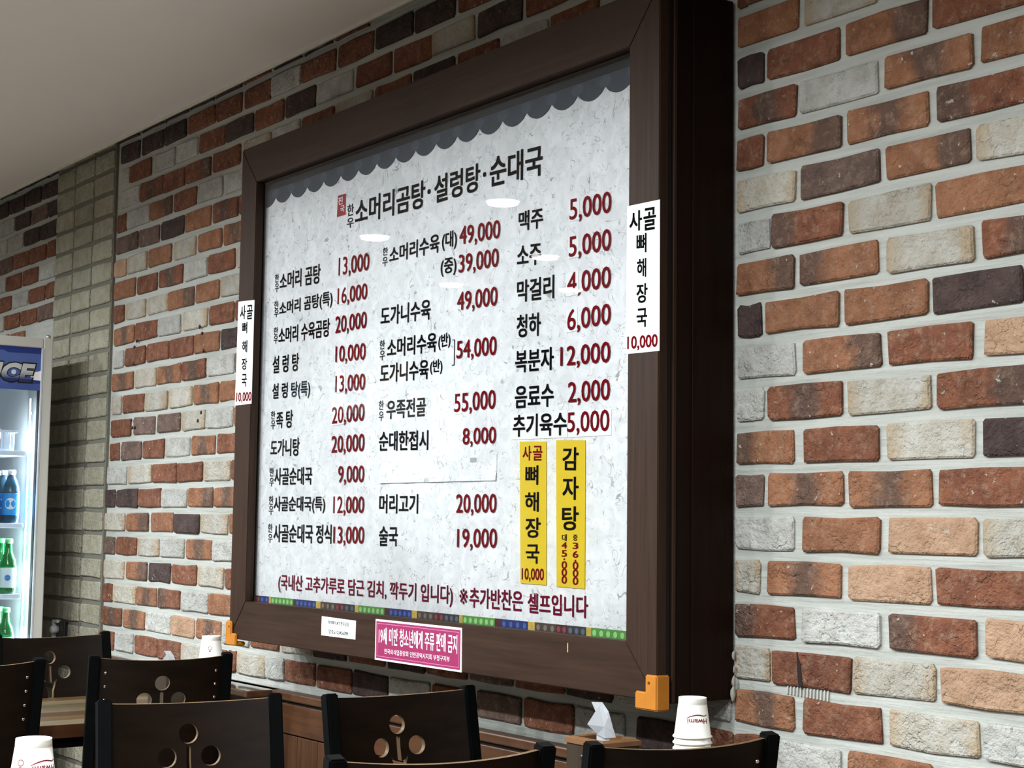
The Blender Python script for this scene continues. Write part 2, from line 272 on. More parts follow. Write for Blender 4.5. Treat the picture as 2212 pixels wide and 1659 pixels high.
def add_brick(x0, x1, n, code, parent, yf=WALL_Y, hgt=.063):
    zt, zb = zline(n - 1), zline(n); m = (zt + zb) / 2 + rnd.uniform(-.001, .001)
    z1 = min(m + hgt / 2, CEIL_Z + .02); z0 = m - hgt / 2
    if n == 9: pass
    bm = bmesh.new(); cx = (x0 + x1) / 2
    brick_bm(bm, x0, x1, z0, z1, yf, WALL_Y + .012, rnd, (cx, yf, m))
    o = obj('brick', bm, BM(code), parent); o.location = (cx, yf, m)
    return o
for n, row in BR.items():
    for x0, x1, c in row: add_brick(x0, x1, n, c, wall)
FAR = {-13: 'DDDD', -12: 'DDDD', -11: 'WDBD', -10: 'WWDD', -9: 'BRRR', -8: 'WRRW', -7: 'RWRR', -6: 'WRRB'}  # topmost courses coded dark to carry the shade under the ceiling
for n, cs in FAR.items():
    x = -6.165 - (0 if n % 2 else .0); first = .1 if n % 2 else .186
    xs = x
    for i, c in enumerate(reversed(cs)):
        w = first if i == 0 else .186
        add_brick(xs - w, xs, n, c, wall); xs -= w + .017
# bricks beyond the frame (and under the ledge line): real, but joined
bm = bmesh.new(); r2 = random.Random(3)
for n in range(-13, 18):
    m = (zline(n - 1) + zline(n)) / 2
    xr = max([q[1] for q in BR.get(n, [])], default=-9)
    x = xr + .017 if (n in BR and xr > -2.0) else (-2.28 if n % 2 else -2.17)
    if n < 9 and n in BR and xr < -2.0: x = -2.279
    while x < 1.4:
        if m > .1: brick_bm(bm, x, x + .186, m - .0315, m + .0315, WALL_Y, WALL_Y + .012, r2)
        x += .203
    if n < -5: continue
    x = -6.4 - (.1 if n % 2 else 0)
    while x > -9.2 and m > .1:
        brick_bm(bm, x - .186, x, m - .0315, m + .0315, WALL_Y, WALL_Y + .012, r2); x -= .203
o = obj('brick_field', bm, BM('Om'), wall); o['kind'] = 'stuff'
# old anchor holes with dark plugs, and chipped caulk by the cabinet
PLUG = plain('plug', rgb(44, 14, 14), rough=.5)
for x, z in [(-4.7863, 1.8936), (-4.7671, 1.8705), (-5.3054, 1.8906), (-5.3244, 1.8707), (-5.3276, 1.8115), (-4.7525, 1.8115), (-4.7561, 1.6105), (-4.7788, 1.5844), (-5.3313, 1.6107), (-5.3208, 1.584), (-5.3, 1.5831)]:
    bm = bmesh.new(); lathe(bm, [(.0055, 0), (.005, .004), (.0025, .0055)], 8)
    o = obj('anchor_plug', bm, PLUG, wall); o.rotation_euler = (PI / 2, 0, rnd.uniform(-.3, .3)); o.location = (x, WALL_Y + .001, z); o.scale = (1, rnd.uniform(.9, 1.4), 1)
# pale stack-bonded pilaster
pil = bmesh.new(); box(pil, -6.15, -5.549, WALL_Y - .002, WALL_Y + .02, 0, CEIL_Z + .03)
pil = struct(obj('trim_1', pil, plain('pale_mortar', rgb(104, 103, 93), rough=.9, bump=.8, scale=60)))
for n in range(-13, 17):
    for k in range(3):
        if zline(n) < .08: continue
        x1 = -5.556 - k * .2
        add_brick(x1 - .186, x1, n, 'Y', pil, yf=WALL_Y - .009, hgt=.068)
# mortar lost under one cracked brick, ribbed adhesive showing
bm = bmesh.new(); zc = zline(7) - .003
for i in range(13):
    x = -2.150 + i * .0085; extr(bm, [(x, zc - .004 - .0003 * i), (x + .003, zc - .004 - .0003 * i), (x + .0045, zc + .011), (x + .0015, zc + .011)], WALL_Y + .0045, WALL_Y + .009)
o = obj('adhesive_ribs', bm, plain('adhesive', rgb(176, 176, 168), rough=.8), wall); o['kind'] = 'stuff'
bm = bmesh.new()
extr(bm, [(-2.118, zline(7) + .074), (-2.108, zline(7) + .05), (-2.103, zline(7) + .012), (-2.112, zline(7) + .008), (-2.116, zline(7) + .03)], WALL_Y - .0018, WALL_Y + .001)
obj('crack', bm, plain('crack_dark', rgb(28, 20, 18), rough=.9), wall)
bm = bmesh.new(); r3 = random.Random(5)
for z, s in ((.937, .011), (.950, .006), (.962, .008), (.985, .005), (1.012, .007)):
    v = bmesh.ops.create_icosphere(bm, subdivisions=2, radius=s * .8)['verts']
    off = Vector((-2.283 + r3.uniform(-.004, .003), WALL_Y - .006, z))
    for q in v: q.co = Vector((q.co.x * .5, q.co.y * .7, q.co.z * 1.7)) * (1 + .5 * noise.noise(q.co * 160 + off * 9)) + off
o = obj('caulk_crumbs', bm, plain('caulk', rgb(150, 148, 138), rough=.7), wall, smooth=True); o['kind'] = 'stuff'
# on the far left wall: a cream and red poster over a white and blue sign board, met only as a reflection in the glass
po = thing('wall_poster', 'cream and red poster high on the far wall, seen only reflected in the menu glass', 'poster', (-9.19, -1.3, 2.2))
boxobj('sheet', (0, .004, -.45, .45, 0, .36), plain('poster_cream', rgb(226, 210, 170), rough=.6), po, bev=0)
boxobj('red_field', (.0042, .005, .02, .42, .16, .34), plain('poster_red', rgb(190, 70, 60), rough=.6), po, bev=0)
sb = thing('sign_board', 'white sign board with a blue sweep, seen only reflected in the menu glass', 'sign', (-9.19, -1.3, 1.98))
boxobj('board', (0, .03, -.75, .5, 0, .2), WHITEP, sb, bev=.003)
bm = bmesh.new()
P_ = [(-.1 + .6 * k / 10, .14 + .03 * math.sin(k / 10 * PI)) for k in range(11)] + [(.5 - .6 * k / 10, .10 + .05 * math.sin((1 - k / 10) * PI)) for k in range(11)]
bm.faces.new([bm.verts.new((.0306, y, z)) for y, z in P_]); obj('blue_sweep', bm, plain('sweep_blue', rgb(60, 120, 190)), sb)
# recessed downlights
LENS = plain('downlight_lens', (1, 1, 1, 1), emit=(1, .97, .9, 1), estr=14.0)
RIM = plain('downlight_rim', rgb(230, 228, 222), rough=.4)
for i, (x, y) in enumerate(LAMPS):
    t = thing('downlight', 'round recessed ceiling downlight above the dining room, seen only as a reflection', 'light', (x, y, CEIL_Z), group='ceiling downlights')
    bm = bmesh.new(); lathe(bm, [(.072, -.001), (.085, -.006), (.089, -.004), (.089, 0)], 32, cap0=False, cap1=False); obj('rim', bm, RIM, t)
    bm = bmesh.new(); lathe(bm, [(.0715, -.004), (.0715, -.002)], 32); obj('lens', bm, LENS, t)
# ---------------------------------------------------------------- lettering
_fc = {}; LAYERN = {}
def glyphs(s, bold, sp=1.0, offs=False):
    k = (s, bold, sp, offs)
    if k in _fc: return _fc[k]
    cu = bpy.data.curves.new('t', 'FONT'); cu.body = s; cu.size = 1; cu.offset = bold if offs else 0; cu.resolution_u = 3; cu.fill_mode = 'FRONT'; cu.space_character = sp
    o = bpy.data.objects.new('t', cu); C.objects.link(o)
    dg = bpy.context.evaluated_depsgraph_get(); me = bpy.data.meshes.new_from_object(o.evaluated_get(dg))
    V = [(v.co.x, v.co.y) for v in me.vertices]; F = [tuple(p.vertices) for p in me.polygons]
    bpy.data.objects.remove(o); bpy.data.curves.remove(cu); bpy.data.meshes.remove(me)
    if bold > 0 and not offs:
        # heavier strokes: the same outline laid five times, a hair apart
        V0, F0 = V, F; V = []; F = []
        n1 = len(V0)
        LAYERN[k] = n1
        for dx, dy in ((0, 0), (-1, -1), (1, -1), (1, 1), (-1, 1)):
            n = len(V); V += [(x + dx * bold * .75, y + dy * bold * .6) for x, y in V0]; F += [tuple(i + n for i in f) for f in F0]
    _fc[k] = (V, F); return _fc[k]
def lettering(name, s, x0, x1, zt0, zb0, zt1, zb1, y, mat, parent, bold=.012, ref=None, sp=1.0, flip=False):
    V, F = glyphs(s, bold, sp)
    xs = [v[0] for v in V]
    ys = [v[1] for v in (glyphs(ref, bold)[0] if ref else V)]
    a, b = min(xs), max(xs); c, d = min(ys), max(ys)
    out = []
    n1 = LAYERN.get((s, bold, sp, False), 1 << 30)
    for i, (x, q) in enumerate(V):
        u = (x - a) / (b - a); w = (q - c) / (d - c)
        zt = zt0 + (zt1 - zt0) * u; zb = zb0 + (zb1 - zb0) * u
        out.append((x0 + (x1 - x0) * u, y - .00006 * (i // n1), zb + (zt - zb) * w))
    me = bpy.data.meshes.new(name); me.from_pydata(out, [], F); me.materials.append(mat)
    o = bpy.data.objects.new(name, me); link(o, parent)
    if parent is not None: o.matrix_parent_inverse = parent.matrix_world.inverted()
    return o
INKS = {'k': INK, 'g': INKG, 'r': INKR, 'm': INKM, 'w': INKW}
# ---------------------------------------------------------------- menu board
YF, YP = 2.013, 2.049
XL, XR, XLi, XRi = -4.113, -2.294, -4.018, -2.3865
ZT, ZB, ZTi, ZBi = 2.329, .9326, 2.220, 1.0394
board = thing('menu_board', 'large glass-fronted Korean price list in a dark walnut wall case', 'menu board', (0, 0, 0))
def rail(name, pts, mat, y0, y1):
    bm = bmesh.new(); extr(bm, pts, y0, y1)
    bmesh.ops.bevel(bm, geom=list(bm.edges), offset=.0018, segments=2, affect='EDGES')
    return obj(name, bm, mat, board)
rail('door_rail', [(XL, ZT), (XR, ZT), (XRi, ZTi), (XLi, ZTi)], FRAMEW, YF, YF + .024)
rail('door_rail', [(XL, ZB), (XLi, ZBi), (XRi, ZBi), (XR, ZB)], FRAMEW, YF, YF + .024)
rail('door_stile', [(XL, ZB), (XL, ZT), (XLi, ZTi), (XLi, ZBi)], FRAMEV, YF, YF + .024)
rail('door_stile', [(XR, ZB), (XRi, ZBi), (XRi, ZTi), (XR, ZT)], FRAMEV, YF, YF + .024)
DK = plain('shadow_gap', rgb(16, 10, 8), rough=.8)
bm = bmesh.new(); box(bm, XL + .01, XR - .004, YF + .024, YF + .034, ZB + .008, ZB + .03); box(bm, XL + .01, XR - .004, YF + .024, YF + .034, ZT - .03, ZT - .008)
box(bm, XL + .01, XLi - .02, YF + .024, YF + .034, ZB + .03, ZT - .03); box(bm, XRi + .02, XR - .004, YF + .024, YF + .034, ZB + .03, ZT - .03)
obj('door_gap_shade', bm, DK, board)  # dark filler paints the shade in the gap between door and case
yb = YF + .034
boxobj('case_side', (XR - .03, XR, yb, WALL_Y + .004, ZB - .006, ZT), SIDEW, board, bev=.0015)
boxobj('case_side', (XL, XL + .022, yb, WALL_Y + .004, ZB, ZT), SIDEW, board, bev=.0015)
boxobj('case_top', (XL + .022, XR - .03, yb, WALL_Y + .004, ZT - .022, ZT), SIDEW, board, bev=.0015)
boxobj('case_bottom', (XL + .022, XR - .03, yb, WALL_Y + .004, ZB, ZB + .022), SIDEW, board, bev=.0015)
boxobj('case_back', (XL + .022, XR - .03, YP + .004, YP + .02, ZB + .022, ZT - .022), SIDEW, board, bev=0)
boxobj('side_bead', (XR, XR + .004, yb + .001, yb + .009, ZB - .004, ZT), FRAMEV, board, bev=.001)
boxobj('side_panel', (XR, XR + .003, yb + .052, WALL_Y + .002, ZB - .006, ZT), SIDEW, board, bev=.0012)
# liner just inside the door opening
for dims in ((XLi - .018, XLi - .0125, yb, YP + .003, ZBi - .02, ZTi + .02), (XRi + .012, XRi + .018, yb, YP + .003, ZBi - .02, ZTi + .02),
             (XLi - .012, XRi + .012, yb - .006, YP + .003, ZTi + .0, ZTi + .012)):
    boxobj('liner', dims, FRAMEV, board, bev=.001)
# glass
def glassmat(name, tint=(1, 1, 1, 1), rough=.0, ior=1.45):
    g, nt, b = newmat(name); nt.nodes.remove(b); out = nt.nodes['Material Output']
    tr = N(nt, 'ShaderNodeBsdfTransparent'); tr.inputs[0].default_value = tint; gl = N(nt, 'ShaderNodeBsdfGlossy'); gl.inputs['Roughness'].default_value = rough
    fr = N(nt, 'ShaderNodeFresnel'); fr.inputs[0].default_value = ior; mx = N(nt, 'ShaderNodeMixShader')
    nt.links.new(fr.outputs[0], mx.inputs[0]); nt.links.new(tr.outputs[0], mx.inputs[1]); nt.links.new(gl.outputs[0], mx.inputs[2]); nt.links.new(mx.outputs[0], out.inputs[0])
    return g
GLASS = glassmat('pane_glass')
bm = bmesh.new(); vs = [bm.verts.new(q) for q in ((XLi - .008, YF + .014, ZBi - .008), (XRi + .008, YF + .014, ZBi - .008), (XRi + .008, YF + .014, ZTi + .008), (XLi - .008, YF + .014, ZTi + .008))]
bm.faces.new(vs); obj('glass_pane', bm, GLASS, board)
# the hanji sheet
m, nt, b = newmat('hanji_paper')
tc = N(nt, 'ShaderNodeTexCoord')
def pn(scale, det, dist=0, rough=.5, off=0):
    mp = N(nt, 'ShaderNodeMapping'); mp.inputs['Location'].default_value = (off, 0, off); nt.links.new(tc.outputs['Object'], mp.inputs[0])
    n = N(nt, 'ShaderNodeTexNoise'); n.inputs['Scale'].default_value = scale; n.inputs['Detail'].default_value = det; n.inputs['Distortion'].default_value = dist; n.inputs['Roughness'].default_value = rough
    nt.links.new(mp.outputs[0], n.inputs['Vector']); return n.outputs[0]
col = mix(nt, ramp(nt, pn(26, 6, 1.0), .38, .64), rgb(206, 210, 212), rgb(222, 225, 227))
def fibre(scale, off, w, dist):
    n = pn(scale, 1, dist, off=off)
    s = N(nt, 'ShaderNodeMath', operation='SUBTRACT'); nt.links.new(n, s.inputs[0]); s.inputs[1].default_value = .5
    a = N(nt, 'ShaderNodeMath', operation='ABSOLUTE'); nt.links.new(s.outputs[0], a.inputs[0])
    k = ramp(nt, a.outputs[0], w * .35, w, (1, 1, 1, 1), (0, 0, 0, 1))
    g = ramp(nt, pn(scale * 1.3, 2, off=off + 5), .53, .6)
    mm = N(nt, 'ShaderNodeMath', operation='MULTIPLY'); nt.links.new(k, mm.inputs[0]); nt.links.new(g, mm.inputs[1])
    m2 = N(nt, 'ShaderNodeMath', operation='MULTIPLY'); nt.links.new(mm.outputs[0], m2.inputs[0]); m2.inputs[1].default_value = .75
    return m2.outputs[0]
col = mix(nt, fibre(15, 3, .012, 1.5), col, rgb(112, 114, 114)); col = mix(nt, fibre(24, 9, .014, 2.5), col, rgb(126, 127, 126)); col = mix(nt, fibre(34, 17, .016, 1), col, rgb(150, 151, 150))
nt.links.new(col, b.inputs['Base Color']); b.inputs['Roughness'].default_value = .8
PAPER = m
sheet = boxobj('menu_sheet', (XLi - .012, XRi + .012, YP, YP + .003, ZBi - .02, ZTi + .012), PAPER, board, bev=0)
TXT=[('소머리곰탕', -3.5218, -3.1892, 2.093, 2.027, 2.0914, 2.0228, 'k'),
('·', -3.179, -3.1647, 2.0645, 2.0531, 2.0644, 2.053, 'k'),
('설렁탕', -3.1485, -2.9563, 2.0923, 2.0244, 2.0919, 2.0267, 'k'),
('·', -2.9452, -2.9323, 2.066, 2.0552, 2.0659, 2.0551, 'k'),
('순대국', -2.9176, -2.7181, 2.0968, 2.0257, 2.0904, 2.0214, 'k'),
('한', -3.5627, -3.5294, 2.0871, 2.0563, 2.0868, 2.0561, 'g'),
('우', -3.5636, -3.5279, 2.0517, 2.0246, 2.05, 2.0244, 'g'),
('소머리 곰탕', -3.9299, -3.6984, 1.95, 1.9041, 1.9503, 1.8963, 'k'),
('소머리 곰탕(특)', -3.9284, -3.6303, 1.8697, 1.8266, 1.8702, 1.8245, 'k'),
('소머리 수육곰탕', -3.9285, -3.6416, 1.797, 1.7527, 1.7976, 1.7483, 'k'),
('설 렁 탕', -3.9594, -3.8067, 1.7204, 1.6715, 1.7187, 1.6692, 'k'),
('설 렁 탕(특)', -3.957, -3.7406, 1.6437, 1.593, 1.6399, 1.5912, 'k'),
('족 탕', -3.9296, -3.834, 1.5628, 1.5177, 1.5657, 1.5157, 'k'),
('도가니탕', -3.9595, -3.7918, 1.4862, 1.4423, 1.4878, 1.4379, 'k'),
('사골순대국', -3.932, -3.7178, 1.4084, 1.3611, 1.4077, 1.3599, 'k'),
('사골순대국(특)', -3.9315, -3.6446, 1.3306, 1.2822, 1.3288, 1.2842, 'k'),
('사골순대국 정식', -3.9284, -3.6071, 1.2543, 1.2049, 1.2556, 1.2056, 'k'),
('소머리수육', -3.3483, -3.1223, 1.9459, 1.906, 1.9513, 1.9043, 'k'),
('(대)', -3.1114, -3.048, 1.9508, 1.905, 1.9484, 1.9033, 'k'),
('(중)', -3.1151, -3.0482, 1.8868, 1.8434, 1.8848, 1.842, 'k'),
('도가니수육', -3.3846, -3.1557, 1.7994, 1.7525, 1.797, 1.7467, 'k'),
('소머리수육', -3.3506, -3.1271, 1.7165, 1.6695, 1.7142, 1.6667, 'k'),
('(반)', -3.1198, -3.0681, 1.707, 1.6683, 1.7089, 1.6729, 'k'),
('도가니수육', -3.382, -3.1598, 1.6558, 1.6081, 1.6522, 1.6043, 'k'),
('(반)', -3.1537, -3.1007, 1.649, 1.6135, 1.6482, 1.6121, 'k'),
('우족전골', -3.3479, -3.1695, 1.5635, 1.5164, 1.5626, 1.5161, 'k'),
('순대한접시', -3.3804, -3.1559, 1.488, 1.4384, 1.4825, 1.4352, 'k'),
('머리고기', -3.3733, -3.1955, 1.3317, 1.2849, 1.3316, 1.2843, 'k'),
('술국', -3.3713, -3.2842, 1.253, 1.2042, 1.2538, 1.2058, 'k'),
('맥주', -2.8042, -2.7141, 1.9529, 1.9091, 1.9504, 1.9044, 'k'),
('소주', -2.8085, -2.7193, 1.8766, 1.8298, 1.8717, 1.8249, 'k'),
('막걸리', -2.8068, -2.6719, 1.7987, 1.7501, 1.797, 1.7458, 'k'),
('청하', -2.8062, -2.7182, 1.7223, 1.6718, 1.7206, 1.6692, 'k'),
('복분자', -2.8101, -2.6709, 1.6435, 1.5942, 1.6417, 1.5915, 'k'),
('음료수', -2.8098, -2.6696, 1.5649, 1.5155, 1.5633, 1.5133, 'k'),
('추기육수', -2.8143, -2.6222, 1.5015, 1.4535, 1.5002, 1.4505, 'k'),
('한', -3.9596, -3.9361, 1.9516, 1.9278, 1.9514, 1.9277, 'g'),
('우', -3.9581, -3.9346, 1.9252, 1.9001, 1.9251, 1.9001, 'g'),
('한', -3.9596, -3.9333, 1.8756, 1.8532, 1.8741, 1.8518, 'g'),
('우', -3.9583, -3.932, 1.8519, 1.8296, 1.8505, 1.8283, 'g'),
('한', -3.9583, -3.9335, 1.8023, 1.78, 1.8013, 1.7791, 'g'),
('우', -3.957, -3.9321, 1.7787, 1.7552, 1.7778, 1.7544, 'g'),
('한', -3.9619, -3.9371, 1.5675, 1.5442, 1.567, 1.5444, 'g'),
('우', -3.9603, -3.9356, 1.5416, 1.5158, 1.5418, 1.5161, 'g'),
('한', -3.9613, -3.9366, 1.4103, 1.3859, 1.4098, 1.3855, 'g'),
('우', -3.9597, -3.935, 1.382, 1.3576, 1.3816, 1.3574, 'g'),
('한', -3.9611, -3.935, 1.332, 1.3077, 1.3319, 1.3077, 'g'),
('우', -3.9595, -3.9335, 1.3052, 1.2796, 1.3051, 1.2797, 'g'),
('한', -3.9617, -3.9362, 1.2553, 1.2311, 1.2549, 1.2308, 'g'),
('우', -3.9602, -3.9346, 1.2273, 1.2031, 1.2269, 1.2029, 'g'),
('한', -3.3808, -3.3565, 1.949, 1.9289, 1.9493, 1.9293, 'g'),
('우', -3.381, -3.3566, 1.9255, 1.9007, 1.9247, 1.9012, 'g'),
('한', -3.3863, -3.362, 1.7155, 1.6921, 1.7157, 1.6936, 'g'),
('우', -3.3853, -3.361, 1.6898, 1.6641, 1.6901, 1.6657, 'g'),
('한', -3.3849, -3.3618, 1.5644, 1.5412, 1.5648, 1.5418, 'g'),
('우', -3.3839, -3.3608, 1.5377, 1.5134, 1.5377, 1.5136, 'g'),
('(국내산 고추가루로 담근 김치, 깍두기 입니다)', -3.8928, -3.0414, 1.1188, 1.07, 1.1206, 1.0712, 'm'),
('※', -3.0142, -2.9814, 1.1154, 1.0809, 1.1157, 1.0804, 'm'),
('추가반찬은', -2.974, -2.7717, 1.1191, 1.0746, 1.1203, 1.0748, 'm'),
('셀프입니다', -2.7539, -2.5473, 1.1161, 1.0737, 1.1193, 1.0734, 'm')]
PRC=[('13,000', -3.5998, -3.4444, 1.9526, 1.9045, 1.9463, 1.9006),
('16,000', -3.6017, -3.4514, 1.8719, 1.8289, 1.8692, 1.8274),
('20,000', -3.61, -3.4512, 1.7982, 1.7534, 1.7968, 1.7534),
('10,000', -3.6065, -3.4535, 1.7198, 1.6771, 1.7165, 1.6727),
('13,000', -3.603, -3.4526, 1.6417, 1.598, 1.6386, 1.5962),
('20,000', -3.617, -3.4527, 1.5602, 1.5165, 1.5623, 1.5176),
('20,000', -3.6164, -3.4496, 1.4851, 1.441, 1.486, 1.4404),
('9,000', -3.578, -3.4477, 1.4064, 1.3629, 1.4055, 1.3624),
('12,000', -3.5997, -3.4446, 1.3285, 1.2843, 1.3276, 1.2852),
('13,000', -3.5962, -3.4415, 1.251, 1.207, 1.2524, 1.2086),
('49,000', -3.0362, -2.8731, 1.9536, 1.9104, 1.9465, 1.9033),
('39,000', -3.0373, -2.8774, 1.8869, 1.844, 1.8827, 1.8394),
('49,000', -3.0415, -2.88, 1.7989, 1.7559, 1.7957, 1.7515),
('54,000', -3.0407, -2.881, 1.6848, 1.6436, 1.6836, 1.6397),
('55,000', -3.0464, -2.8818, 1.562, 1.5189, 1.5628, 1.5191),
('8,000', -3.0099, -2.8781, 1.4809, 1.4426, 1.4797, 1.4414),
('20,000', -3.0322, -2.8728, 1.3298, 1.2868, 1.3302, 1.2872),
('19,000', -3.0262, -2.8692, 1.2509, 1.2081, 1.2535, 1.2097),
('5,000', -2.6198, -2.4813, 1.9517, 1.9067, 1.948, 1.9026),
('5,000', -2.6209, -2.481, 1.8712, 1.8274, 1.8699, 1.8247),
('4,000', -2.6253, -2.481, 1.7944, 1.7487, 1.7922, 1.7472),
('6,000', -2.6241, -2.4802, 1.7161, 1.6707, 1.7153, 1.6719),
('12,000', -2.6468, -2.4808, 1.6385, 1.5977, 1.6371, 1.5932),
('2,000', -2.6192, -2.4814, 1.5618, 1.5185, 1.5607, 1.5167),
('5,000', -2.621, -2.4821, 1.4981, 1.4563, 1.498, 1.4532)]
YEL1=[('사', -2.7765, -2.7445, 1.433, 1.4008, 1.432, 1.4, 'r'),
('골', -2.7395, -2.7053, 1.4319, 1.3999, 1.4308, 1.3991, 'r'),
('뼈', -2.7654, -2.7187, 1.3905, 1.3478, 1.3895, 1.3473, 'k'),
('해', -2.7659, -2.716, 1.3328, 1.2899, 1.3324, 1.2899, 'k'),
('장', -2.7631, -2.7084, 1.2775, 1.2337, 1.2777, 1.2345, 'k'),
('국', -2.7608, -2.7123, 1.2198, 1.1791, 1.2207, 1.1795, 'k'),
('10,000', -2.7745, -2.6952, 1.1688, 1.144, 1.1702, 1.1449, 'r')]
YEL2=[('감', -2.6353, -2.5806, 1.4256, 1.377, 1.4239, 1.3755, 'k'),
('자', -2.6343, -2.5797, 1.3636, 1.3149, 1.3628, 1.3146, 'k'),
('탕', -2.6349, -2.5788, 1.3016, 1.251, 1.3015, 1.2517, 'k'),
('대', -2.6342, -2.6179, 1.2433, 1.2289, 1.2435, 1.2291, 'k'),
('중', -2.5972, -2.5813, 1.2429, 1.2304, 1.2431, 1.2307, 'k'),
('4', -2.6355, -2.6167, 1.2269, 1.2134, 1.2272, 1.2138, 'r'),
('5', -2.6352, -2.6164, 1.2105, 1.1961, 1.2109, 1.1966, 'r'),
('·', -2.6288, -2.6225, 1.1934, 1.1895, 1.1935, 1.1897, 'r'),
('0', -2.6349, -2.616, 1.1874, 1.1711, 1.1879, 1.1717, 'r'),
('0', -2.6346, -2.6158, 1.1721, 1.1557, 1.1726, 1.1564, 'r'),
('0', -2.6344, -2.6156, 1.1567, 1.1404, 1.1573, 1.1411, 'r'),
('3', -2.598, -2.5787, 1.2266, 1.2132, 1.2269, 1.2136, 'r'),
('6', -2.5977, -2.5785, 1.2094, 1.1951, 1.2098, 1.1956, 'r'),
('·', -2.5914, -2.5852, 1.1914, 1.1876, 1.1916, 1.1878, 'r'),
('0', -2.5974, -2.5781, 1.1875, 1.1703, 1.188, 1.1709, 'r'),
('0', -2.5971, -2.5779, 1.1713, 1.1551, 1.1719, 1.1558, 'r'),
('0', -2.5969, -2.5777, 1.1556, 1.1392, 1.1562, 1.14, 'r')]
WR=[('사', -2.3815, -2.3431, 1.8838, 1.8428, 1.8826, 1.8419, 'k'),
('골', -2.339, -2.3019, 1.8838, 1.8395, 1.8826, 1.8379, 'k'),
('뼈', -2.3595, -2.3295, 1.8369, 1.7981, 1.8345, 1.796, 'k'),
('해', -2.3577, -2.3299, 1.7868, 1.749, 1.7851, 1.7476, 'k'),
('장', -2.3586, -2.3254, 1.7372, 1.6977, 1.7352, 1.697, 'k'),
('국', -2.3582, -2.3264, 1.6876, 1.65, 1.6862, 1.6489, 'k'),
('10,000', -2.3858, -2.2951, 1.6351, 1.6094, 1.6325, 1.6074, 'r')]
WL=[('사', -4.0974, -4.0628, 1.8742, 1.834, 1.872, 1.832, 'k'),
('골', -4.0555, -4.0194, 1.8712, 1.8299, 1.8694, 1.8284, 'k'),
('뼈', -4.082, -4.05, 1.8254, 1.792, 1.8237, 1.7905, 'k'),
('해', -4.0787, -4.0467, 1.7727, 1.7381, 1.7706, 1.7362, 'k'),
('장', -4.0786, -4.0446, 1.7218, 1.6886, 1.7198, 1.6868, 'k'),
('국', -4.0766, -4.0438, 1.6767, 1.6403, 1.6751, 1.6389, 'k'),
('10,000', -4.1065, -4.0124, 1.6257, 1.5992, 1.6228, 1.5967, 'r')]
LBL=[('와이파이:KT 한우곰탕', -3.551, -3.4464, 1.0145, 1.0047, 1.0141, 1.0039, 'k'),
('암호:a123456789', -3.5467, -3.4493, 0.9924, 0.9811, 0.9918, 0.9816, 'k')]
PNK=[('19세 미만 청소년에게 주류 판매 금지', -3.3019, -2.9653, 1.0125, 0.9718, 1.0151, 0.9727, 'w'),
('한국외식업중앙회 인천광역시지회 부평구지부', -3.2757, -2.9951, 0.9626, 0.9505, 0.9648, 0.952, 'w')]
QP={'seal':[(-3.6132, 2.1197), (-3.5724, 2.1193), (-3.5724, 2.0632), (-3.6168, 2.0633)],
'blank':[(-3.371, 1.4187), (-2.8752, 1.4114), (-2.8737, 1.3492), (-3.3797, 1.3592)],
'pt1':[(-2.8211, 1.5018), (-2.6227, 1.5031), (-2.6218, 1.4456), (-2.8217, 1.4477)],
'pt2':[(-2.6211, 1.5011), (-2.4779, 1.4977), (-2.4773, 1.4451), (-2.6202, 1.4455)],
'y1':[(-2.7882, 1.4425), (-2.6928, 1.4393), (-2.6874, 1.1354), (-2.7792, 1.1359)],
'y2':[(-2.6583, 1.441), (-2.5599, 1.4376), (-2.5575, 1.1329), (-2.6515, 1.1339)],
'd1':[(-3.6036, 1.9591), (-3.5506, 1.9571), (-3.5483, 1.9033), (-3.6011, 1.9023)],
'd2':[(-3.6049, 1.8795), (-3.5544, 1.8786), (-3.5522, 1.8274), (-3.6025, 1.8266)],
'd3':[(-3.6043, 1.649), (-3.5563, 1.6481), (-3.5541, 1.5976), (-3.6019, 1.5956)],
'd4':[(-3.6224, 1.5677), (-3.5599, 1.568), (-3.5575, 1.514), (-3.6199, 1.5118)],
'd5':[(-3.6045, 1.3334), (-3.5473, 1.3329), (-3.545, 1.2809), (-3.6021, 1.2808)],
'd6':[(-2.6206, 1.9488), (-2.5874, 1.9504), (-2.5868, 1.9039), (-2.6199, 1.9038)],
'd7':[(-2.6245, 1.8706), (-2.589, 1.8716), (-2.5883, 1.8242), (-2.6237, 1.8249)],
'd8':[(-2.632, 1.7951), (-2.5894, 1.7954), (-2.5887, 1.7448), (-2.6312, 1.7445)],
'd9':[(-2.6292, 1.7166), (-2.5914, 1.7186), (-2.5907, 1.6687), (-2.6284, 1.6672)],
'd10':[(-3.0469, 1.5599), (-3.0165, 1.5613), (-3.0152, 1.5153), (-3.0456, 1.5135)]}
QF={'wr':[(-2.3893, 1.8964), (-2.2912, 1.8946), (-2.2906, 1.5991), (-2.3898, 1.6005)],
'wl':[(-4.1112, 1.8872), (-4.0114, 1.8816), (-4.0126, 1.5889), (-4.1154, 1.5891)],
'lab':[(-3.5846, 1.0226), (-3.4138, 1.0205), (-3.415, 0.9746), (-3.5854, 0.9746)],
'pink':[(-3.3193, 1.0303), (-2.95, 1.0311), (-2.9487, 0.9333), (-3.32, 0.9333)]}
